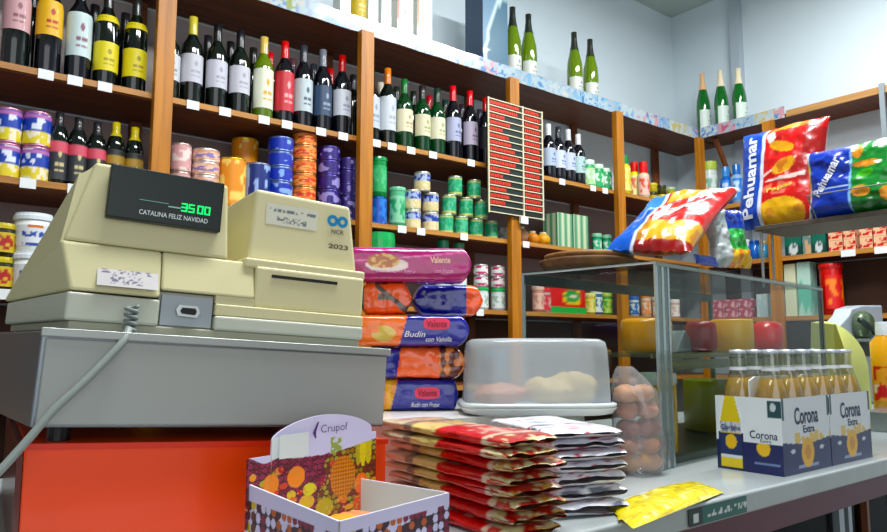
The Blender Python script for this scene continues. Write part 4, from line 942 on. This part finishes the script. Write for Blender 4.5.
# ------------------------------------------------------------------ crisp bags
def chip_bag(name,P,U,V,Wd,H,T,cf,label,seed=1,mat=None,wr=.004,nu=70,nv=90,cat='bag',fan=0):
    """pillow bag; P bottom-left corner, U along its width, V up its face; returns object and surface map"""
    U=Vector(U).normalized(); V=Vector(V); V=(V-U*V.dot(U)).normalized(); N=U.cross(V)  # N points away from the viewer
    if N.dot(Vector(P)-EYE)<0: N=-N
    def pt(u,v,side):
        d=min(v,1-v)/.16; k=math.sin(min(1,d)*PI/2)**.8; e=(1-abs(2*u-1)**3.2)**.5 if 0<u<1 else 0
        t=T/2*k*e
        pin=.035*(math.sin(v*PI)-1)*(2*u-1)*-1
        w=wr*((vn(u*5+v*3,v*7-u*2,seed)-.5)*2+(vn(u*13,v*16,seed+4)-.5)*1.1)*(.3+.7*(e))
        zz=wr*.35*math.sin(u*45)*(1-k)
        x=u*Wd+(-(2*u-1)*.04*Wd*math.sin(v*PI)); y=v*H*(1-fan/2+fan*u)+.012*H*math.sin(u*7+seed)*(1 if v>.5 else 0)*(v-.5)
        return Vector(P)*0+U*x+V*y+N*(side*(t+ (w if e>0 and k>.05 else 0))+zz+T/2*.0)
    b=grid(lambda u,v:pt(u,v,-1),nu,nv,cf); grid(lambda u,v:pt(u,v,1),nu,nv,cf,b)
    o=obj(name,b,mat or PM('bag_film_print',.3,.35,.3,bs=28),None,True,loc=tuple(P)); tag(o,label,cat)
    return o,(lambda x,y:tuple(pt(min(max(x/Wd,.01),.99),min(max(y/H,.01),.99),-1)-N*.0022))
def plot(px,py,Y=None,X=None):
    d=ray(px,py); t=(Y-0)/d.y if Y is not None else X/d.x; return EYE+d*t
def crisps(u,v,sd,bg,n=.55):
    return ('#e0b030' if vn(u*9,v*9,sd)>.4 else '#c88c18')
# bag 2: tall one
def tallcf(u,v):
    if u<.31: return '#1848ac' if v>.9 and vn(u*20,v*9)>.5 or True else '#fff'
    if u<.345: return '#d8dce8'
    if ell(u,v,.56,.10,.28,.14): return crisps(u,v,3,0)
    for cx,cy,rx,ry,a in ((.60,.54,.14,.07,.3),(.56,.74,.16,.05,-.3),(.66,.95,.3,.03,0)):
        if ell(u,v,cx,cy,rx,ry,a): return '#d8a028' if vn(u*16,v*16,4)>.35 else '#c07818'
    if u>.9 and v<.6: return '#e8ccc0' if u>.93 and v<.45 else '#8c1018'
    if .40<v<.46 and .38<u<.85 and abs(v-.40-.08*(u-.38))<.02: return '#e8d0c8'
    if abs(v-.46-.35*(u-.32))<.012 and u<.75: return '#f0c8c0'
    if ell(u,v,.42,.86,.05,.07,.4): return '#f0d8d0'
    if ell(u,v,.55,.33,.2,.06): return '#e07868' if vn(u*14,v*20)>.5 else '#d02828'
    return '#c01c24' if vn(u*6,v*6,8)>.25 else '#a01018'
RX=1.95
P0=plot(737,232,X=RX-.02); P1=plot(813,226,X=RX-.02); Pt=plot(752,122,X=RX+.05)
Uv=(P1-P0); Uv.z=0
RZ=P0.z
bw=(plot(828,226,X=RX-.02)-P0).length
o,g=chip_bag('crisp_bag',(P0.x,P0.y,RZ),Uv,Pt-P0+Vector((0,0,0)),bw*.98,(plot(752,121,X=RX)-plot(752,232,X=RX)).length*.93,.075,tallcf,'tall red and blue potato crisp bag standing in the middle of the rack',3)
Hh=(plot(752,121,X=RX)-plot(752,232,X=RX)).length*.93
fw_=M('film_white2','#e4e8f0',.35)
letter('Pehuamar',g,Hh*.84,.038,fw_,o,rot=PI/2,cx=bw*.17,cy=Hh*.5,bold=.03)
letter('Papas',g,bw*.3,.016,M('film_yellow','#f0d070',.35),o,cx=bw*.55,cy=Hh*.33,rot=.2,bold=.02)
# bag 3 blue and green (lying against the tall one)
def bluecf(u,v):
    if u>.62+.1*v and u<.66+.1*v: return '#70a8e0'
    if u<.09: return '#d8d890' if v>.35 else '#c8d4c0'
    if v<.42 and abs(v-.40)<.02: return '#5c90d0'
    return '#1238a4' if u<.66+.1*v else '#1c8c48'
def bluegreen(u,v):
    if u<.50+.05*v:
        if u<.045: return '#c8d060' if .4<v<.8 else '#d0d8d8'
        if abs(v-.38)<.012: return '#b8ccec'
        return '#1238a4'
    if u<.525+.05*v: return '#90bce8'
    if ell(u,v,.64,.28,.10,.08) or ell(u,v,.62,.85,.06,.10) or ell(u,v,.72,.66,.15,.05) or ell(u,v,.95,.2,.12,.12): return '#d89850' if vn(u*20,v*20)>.3 else '#b87838'
    if ell(u,v,.7,.52,.1,.05,.3): return '#58b830'
    return '#14883c' if v>.25 else '#0c6028'
P0=plot(809,220,X=RX-.06); P1=plot(905,211,X=RX-.06); Uv=P1-P0; Uv.z=0; bw=Uv.length
Hh=(plot(850,146,X=RX)-plot(850,218,X=RX)).length*.93
o,g=chip_bag('crisp_bag',(P0.x-.0,P0.y,RZ),Uv,(0.02,.06,1),bw,Hh,.07,bluegreen,'blue and green snack bag at the right end of the rack',8,wr=.005)
letter('Pehuamar',g,Hh*.62,.026,fw_,o,rot=.95,cx=bw*.27,cy=Hh*.56,bold=.03)
# rack for the bags
rk=empty('wire_rack',(RX,0,0)); tag(rk,'weathered metal rack shelf carrying the upright crisp bags','rack')
Ya=plot(757,235,X=RX-.06).y
obj('rack_shelf',B().box(-.075,Ya-.62,RZ-.014,.12,Ya,RZ-.001),M('rack_grey','#5c544c',.45,.3,noise=.4,nscale=50),rk,bev=.002)
obj('rack_leg',B().tube([(-.06,Ya-.012,TOPZ+.0005),(-.06,Ya-.012,RZ-.013)],.004,8),al,rk); obj('rack_leg',B().tube([(.0,Ya-.012,TOPZ+.0005),(.0,Ya-.012,RZ-.013)],.004,8),al,rk)
obj('rack_leg',B().tube([(-.06,CY0-.06,0),(-.06,CY0-.06,RZ-.013)],.004,8),al,rk)
obj('rack_leg',B().tube([(.1,CY0-.06,0),(.1,CY0-.06,RZ-.013)],.004,8),al,rk)
yy=plot(809,196,X=RX-.11).y
obj('guard_wire',B().tube([(-.12,yy,rowZ(196,RX-.12,yy)),(-.12,Ya-.62,rowZ(196,RX-.12,yy)-.0)],.0018,6),al,rk)
obj('guard_wire',B().tube([(-.12,yy,rowZ(196,RX-.12,yy)),(-.074,yy,RZ-.004)],.0018,6),al,rk); obj('guard_wire',B().tube([(-.12,Ya-.62,rowZ(196,RX-.12,yy)),(-.074,Ya-.618,RZ-.004)],.0018,6),al,rk)
# bag 1: slanted on the case top
def slcf(u,v):
    if u<.30: return '#1458b8' if v<.62 else '#4880c8'
    if u<.33: return '#d8e0ec'
    if v<.30: return '#8c1414' if v<.06 else ('#d8a830' if vn(u*8,v*10,2)>.35 else '#b88018')
    if v>.66 and .36<u<.74 and v>.66+.2*(u-.4): return '#c8a02c' if vn(u*10,v*10)>.3 else '#d07020'
    if abs((v-.62)-(-.9*(u-.30)))<.03 and u<.45: return '#f0d8d0'
    if abs((v-.46)-.5*(u-.5))<.035 and .3<u<.8: return '#e8c8c0'
    if v>.95: return '#e8d0cc'
    return '#c41c24' if vn(u*7,v*7,3)>.22 else '#9c1418'
T2=TOPZ+.003
C0=hitz(606,252,TOPZ+.032); C1=hitz(696,259,TOPZ+.004)
Pb=Vector((C0.x,C0.y,TOPZ+.036)); 
U1=Vector((C1.x-C0.x,C1.y-C0.y,0))
Tp=plot(641,198,Y=C0.y+.085)
Vv=Vector((Tp.x-Pb.x,Tp.y-Pb.y,Tp.z-Pb.z))
o,g=chip_bag('crisp_bag',tuple(Pb),(U1.x,U1.y,-.018),Vv,.172,Vv.length*.98,.06,slcf,'red yellow and blue crisp bag leaning back on top of the glass case',5,wr=.005,fan=.30)
letter('Pehuamar',g,.085,.018,M('film_lilac','#c0d0ec',.35),o,rot=PI/2*.98,cx=.03,cy=Vv.length*.5,bold=.02)
letter('Clásicas',g,.07,.014,fw_,o,cx=.115,cy=Vv.length*.48,rot=.15,bold=.02)
# small green white bag to its right
def grcf(u,v):
    if u<.36: return '#b8c0c0' if vn(u*7,v*5)>.4 else '#98a4a4'
    if v>.62: return '#16389c'
    if v<.26: return '#e0b848' if vn(u*7,v*9,5)>.45 else ('#d88c48' if vn(u*9,v*4)>.4 else '#38983c')
    return '#18903c' if vn(u*6,v*6,2)>.3 else '#58b868'
P0=hitz(714,267,TOPZ+.004)
Pg=Vector((P0.x,P0.y,TOPZ+.004))
o,g=chip_bag('crisp_bag',tuple(Pg),(1,-.35,.0),(-.02,.16,.75),.095,.13,.045,grcf,'small green and silver snack bag between the two Pehuamar bags'.replace('Pehuamar','large red crisp'),9,wr=.004)
# blue folded bag edge lying on the front of the case top
P0=hitz(688,264,TOPZ+.004)
o,g=chip_bag('crisp_bag',(P0.x+.01,P0.y-.012,TOPZ+.004),(.997,.08,0),(0,.3,1),.115,.022,.010,lambda u,v:'#14389c','narrow folded blue bag edge lying along the front of case top',4,wr=.001)
# ------------------------------------------------------------------ cheese wedge, slicer and yellow bottle right of the case
px=848; Yw=.98; Xw=colX(px,Yw,CT+.1); 
def wz(px_,py_,Y): X=colX(px_,Y,CT+.2); return X,rowZ(py_,X,Y)
pa=[wz(823,322,Yw),wz(838,321,Yw),wz(852,326,Yw),wz(864,336,Yw),wz(873,350,Yw),wz(877,366,Yw)]
x0=pa[0][0]; x1=pa[-1][0]
def wedge():
    b=B(); rf=[(x-x0,z-CT) for x,z in pa]; x2,_=wz(878,420,Yw)
    # front (cut) face narrower than the rind: cut face runs from the top-left point down to the right
    cutl=[(0,.0),(0,rf[0][1])]
    rf=[tuple(q) for q in [(p.x,p.y) for p in smooth_path([Vector((a,c,0)) for a,c in rf],5)]]
    rind=[(a,c) for a,c in rf]+[(x2-x0,0)]
    cut=[(0,rf[0][1]-.008),(.014,rf[0][1]-.006),(.028,rf[0][1]-.026),(.048,rf[0][1]-.058),(.066,rf[0][1]-.088),(.084,rf[0][1]-.115),(.098,0)]
    front=[(0,-.035,0)]+[(a,-.035,c) for a,c in cut]; backp=[(0,.05,0)]+[(a,.05-.02,c) for a,c in rind]
    def res(poly,m):
        P=[Vector(p) for p in poly]; L=[0]
        for p,q in zip(P,P[1:]): L.append(L[-1]+(q-p).length)
        out=[]
        for k in range(m):
            t=L[-1]*k/(m-1); i=max(j for j in range(len(L)) if L[j]<=t+1e-9); i=min(i,len(P)-2)
            out.append(tuple(P[i].lerp(P[i+1],(t-L[i])/max(1e-9,L[i+1]-L[i]))))
        return out
    front,backp=[front[0]]+res(front[1:],40),[backp[0]]+res(backp[1:],40)
    n=len(front); b.add(front,[tuple(range(n))],0); b.add(backp,[tuple(range(n))[::-1]],1)
    b.f+=[(i,n+i,n+(i+1)%n,(i+1)%n) for i in range(n)]; b.mi+=[1]*n
    return b
wd=obj('cheese_wedge',wedge(),[M('cheese_cut','#98983c',.5,noise=.12,nscale=20),M('cheese_rind','#c8cc80',.5,noise=.08,nscale=20)],None,loc=(x0,Yw,CT)); tag(wd,'large pale green cheese wedge with curved rind right of the glass case','cheese')
# slicer
sl=empty('slicing_machine',(colX(868,1.22,CT+.2),1.22,CT)); tag(sl,'grey and white slicing machine at the right behind the cheese wedge','machine')
gm=M('machine_white','#b4bcc4',.3,coat=.3)
obj('base',B().box(-.16,-.10,0,.34,.14,.18),M('machine_grey','#8c9494',.35,.3),sl,bev=.01)
obj('table_plate',B().box(-.19,-.13,.236,.36,.14,.247),M('plate_steel','#98a09c',.25,.7),sl,bev=.003)
obj('column',B().box(-.02,-.05,.18,.2,.12,.2359),MC['machine_grey'],sl)
hoodp=[(-.145,.248),(-.02,.248),(.06,.248),(.34,.248),(.34,.40),(.12,.392),(.02,.375),(-.005,.35),(-.13,.29)]
obj('hood',B().prism(hoodp,.06,.13),gm,sl,bev=.008)
b=B(); b.lathe([(.055,0),(.062,.01),(.062,.03),(.05,.05),(.02,.055)],28); b.v=[(x,-z,y) for x,y,z in b.v]
o=obj('blade_guard',b,M('guard_olive','#5c6a54',.3,.4),sl,True); o.location=(.055,.055,.302)
obj('carriage_arm',B().tube([(-.06,.0,.325),(-.02,-.01,.305),(.02,-.02,.285),(.035,-.02,.27)],.012,10),M('dark_green_black','#1c2824',.4),sl,True)
X=colX(884,.86,CT+.1)
yb=vessel('oil_bottle',889,.86,27,322,CT,'#e0a808','#dfe6ea','yellow bottle with white cap and red print at the right edge',cat='bottle',lidh=.14,sh=.55)
d=depth(X,.86,CT+.1)
ro=27/2/F_PX*depth(colX(889,.86,CT+.05),.86,CT+.05)+.001
obj('label',grid(lambda u,v:(ro*math.cos(-PI*1.2+PI*1.3*u),ro*math.sin(-PI*1.2+PI*1.3*u),.06+.1*v),24,16,lambda u,v:'#c83018' if vn(u*7,v*6,2)>.5 else ('#e8e0c8' if .2<v<.5 else '#e8a818')),labelpm,yb)
block('steel_tray',B().box(0,0,0,.22,.12,.05),M('plate_steel','#98a09c',.25,.7),'low steel tray right of the beer cartons','tray',(colX(868,.80,CT),.70,CT))
# ------------------------------------------------------------------ beer cartons
bw_='#e0e6ea'; bb='#0c1850'
def cartcf(W_):
    def cf(fc,u,v):
        if fc in('front','back'):
            if ell(u,v,.5,.26,.13,.20): return '#e0b010' if not ell(u,v,.5,.26,.06,.1) else '#c89010'
            if v<.43-.05*math.sin(u*PI): 
                if .06<v<.10 and .3<u<.72: return '#8c98b8'
                if (ell(u,v,.2,.30,.05,.025) or ell(u,v,.8,.30,.05,.025)): return '#c8d0dc'
                return bb
            if v<.54 and (abs(u-.3)<.05 or abs(u-.7)<.05 or vn(u*14,v*9)>.66): return '#dcc078'
            if .0<u<.05 and v>.72 : return '#20444c'
            if u>.95 and v>.72: return '#20444c'
            return bw_
        if fc in('left','right'):
            w=1-u if fc=='left' else u   # left face grid runs back->front
            # printed bottle on the rear half
            x=u
            if x<.46:
                wdt=.17 if v<.62 else max(.07,.17-.25*(v-.62))
                if abs(x-.23)<wdt and v>.03:
                    if v<.16: return '#e0c818'
                    if .50<v<.64: return '#c8ccd4' if vn(u*40,v*9)>.35 else '#8890a8'
                    if .16<v<.5:
                        if ell(x,v,.23,.38,.09,.10): return '#e0b818'
                        if .16<v<.2: return '#d8e0e0'
                        return '#1c2c58'
                    return '#d8c410'
                if abs(x-.23)<wdt+.03: return '#e8ecec' if v>.5 else '#101c40'
            if v<.40:
                if ell(x,v,.72,.33,.10,.10): return '#e0b818'
                if .12<v<.15 and .58<x<.95: return '#7080a8'
                return bb
            if x>.80 and .74<v<.96: return '#20444c' if not ell(x,v,.88,.88,.04,.06) else '#c8d0d4'
            return bw_
        return '#d8d8d0'
    return cf
CW,CD,CH=.178,.122,.130
def beer_carton(x,y,rz_,desc):
    t=empty('beer_carton',(x,y,CT),rz_); tag(t,desc,'beer carton')
    cf=cartcf(CW); n=72; T=.0015
    sides=[('front',lambda u,v:(CW*u,0,CH*v)),('right',lambda u,v:(CW,CD*u,CH*v)),('back',lambda u,v:(CW*(1-u),CD,CH*v)),('left',lambda u,v:(0,CD*(1-u),CH*v))]
    b=B()
    for fc,fn in sides: grid(fn,n,n,lambda u,v,fc=fc:cf(fc,u,v),b)
    for fc,fn in sides:
        def gi(u,v,fn=fn):
            p=fn(u,v); return (p[0]+(T if p[0]<CW/2 else -T),p[1]+(T if p[1]<CD/2 else -T),p[2])
        grid(gi,2,2,lambda u,v:'#c8c0a8',b)
    obj('carton_sleeve',b,PM('carton_print',.35,.2),t)
    obj('carton_floor',B().box(.002,.002,.0005,CW-.002,CD-.002,.0035),M('kraft','#a08c68',.8),t)
    o=obj('carry_handle',B().prism([(.01,.004),(CW-.01,.004),(CW-.01,.128),(CW-.03,.165),(.03,.165),(.01,.158)],CD/2-.0012,CD/2+.0012),M('carton_white','#dfe5e8',.4),t)
    ink=M('corona_blue','#1c2850',.4)
    letter('Corona',lambda x_,z_:(x_,-.0006,z_),.088,.030,ink,t,cx=CW*.5,cy=.098,bold=.02); letter('Extra',lambda x_,z_:(x_,-.0006,z_),.042,.013,ink,t,cx=CW*.54,cy=.074,bold=.02)
    letter('Corona',lambda x_,z_:(-.0006,CD*.27-x_,z_),.05,.0135,ink,t,cx=0,cy=.066,bold=.01)
    letter('Extra',lambda x_,z_:(-.0006,CD*.24-x_,z_),.02,.005,ink,t,cx=0,cy=.056,bold=.01)
    letter('Corona',lambda x_,z_:(-.0006,CD*.77-x_,z_),.038,.009,ink,t,cx=0,cy=.0745,bold=.01)
    return t
cx0,cy0=1.215,.612
def clearglass(): return clear('bottle_clear_glass','#eef2ea',.10,.05,'#d8dcd0')
beer_m=clear('golden_beer','#f4cc30',.03,.42,'#e8bc20',.05)
pr=prof('beer')
mb=B().lathe([(r,z) for r,z in pr],20,cap=False).mesh('beer_bottle',[clearglass()],True)
ml=B().lathe([(max(.002,min(r,radius_at(pr,min(z,.158)))-.0012),z) for r,z in pr if z<.14]+[(radius_at(pr,.158)-.0012,.158),(.002,.1585)],20,cap=False).mesh('beer',[beer_m],True)
mcap=B().lathe([(.0142,.202),(.0148,.2045),(.0138,.2085),(.002,.2095)],16,cap=False).mesh('crown_cap',[M('cap_silver','#c0c8d0',.3,.4)],True)
mnl=B().lathe([(radius_at(pr,z)+.0006,z) for z in (.172,.175,.178)],16,cap=False).mesh('neck_label',[M('neck_white','#c8ccd0',.4)],True)
for q,(sx,nm) in enumerate(((0,'left'),(CW+.003,'right'))):
    a=math.radians(0)
    beer_carton(cx0+sx,cy0,a,f'white and blue beer carton with gold sun emblem, {nm} one of two')
    for r_ in range(2):
        for c_ in range(3):
            x=cx0+sx+.030+c_*.059; y=cy0+(.0305 if r_==0 else CD-.0305)
            o=link('beer_bottle',mb,None,(x,y,CT+.004)); tag(o,f'clear beer bottle in {nm} carton, {("front","rear")[r_]} row, {("left","middle","right")[c_]} place','bottle','beer bottles in the cartons')
            link('beer',ml,o); link('crown_cap',mcap,o); link('neck_label',mnl,o)
# ------------------------------------------------------------------ yellow packet flat on the counter edge
cs=[hitz(604,499,CT+.01),hitz(633,528,CT+.004),hitz(724,490,CT+.006),hitz(628,480,CT+.008)]
def yb_(u,v,s=1):
    a=cs[0].lerp(cs[3],v); b_=cs[1].lerp(cs[2],v); # u from far-left edge to near edge
    lo=cs[1].lerp(cs[2],v); hi=cs[0].lerp(cs[3],v)
    # v runs along the length, u across
    near=cs[1].lerp(cs[2],v); far=cs[0].lerp(hitz(692,479,CT+.006),v)
    p=far.lerp(near,u); e=math.sin(PI*min(1,max(0,u)))**.6*math.sin(PI*min(1,max(0,v)))**.5
    z=CT+.003+(.014*e+.004*(vn(u*6,v*9,2)-.5)*e)*(1 if s>0 else 0)
    return (p.x,max(p.y,CY0+.001) if s<0 else p.y,z)
def ycf(u,v):
    if ell(u,v,.12,.28,.16,.22): return '#d8dce0'
    if u<.2 and v>.25 and vn(v*8,u*4)>.55: return '#d89048'
    if u<.15 and v<.25: return '#c8a070'
    if vn(u*8,v*14,6)>.82: return '#e8e890'
    return '#e0d008' if vn(u*10,v*16,2)>.25 else '#c8b408'
b=grid(lambda u,v:yb_(u,v,1),40,60,ycf); grid(lambda u,v:yb_(u,v,-1),4,6,lambda u,v:'#d0c008',b)
o=obj('snack_packet',b,PM('yellow_film',.25,.6,.4,bs=60),None,True); tag(o,'crumpled bright yellow packet lying flat at the counter edge','packet')
P=hitz(607,474,CT+.004); bun((P.x,P.y,CT),.010,.009,.012,'#d8b818','small yellow sweet between silver packets and bread bag',name='wrapped_sweet')
# ------------------------------------------------------------------ light and view
w=bpy.data.worlds.new('world'); SC.world=w; w.use_nodes=True
bg=w.node_tree.nodes['Background']; bg.inputs[0].default_value=(.86,.94,1,1); bg.inputs[1].default_value=.33
l=bpy.data.lights.new('shop_window_daylight','AREA'); l.shape='RECTANGLE'; l.size=4.2; l.size_y=2.2; l.energy=48; l.color=(.94,.97,1)
lo=bpy.data.objects.new('shop_window_daylight',l); COL.objects.link(lo); lo.location=(-1.0,-3.0,2.0); lo.rotation_euler=(math.radians(80),0,math.radians(-15))
vs=SC.view_settings; vs.view_transform='Standard'; vs.look='None'; vs.gamma=1; vs.use_curve_mapping=False; vs.exposure=0.0
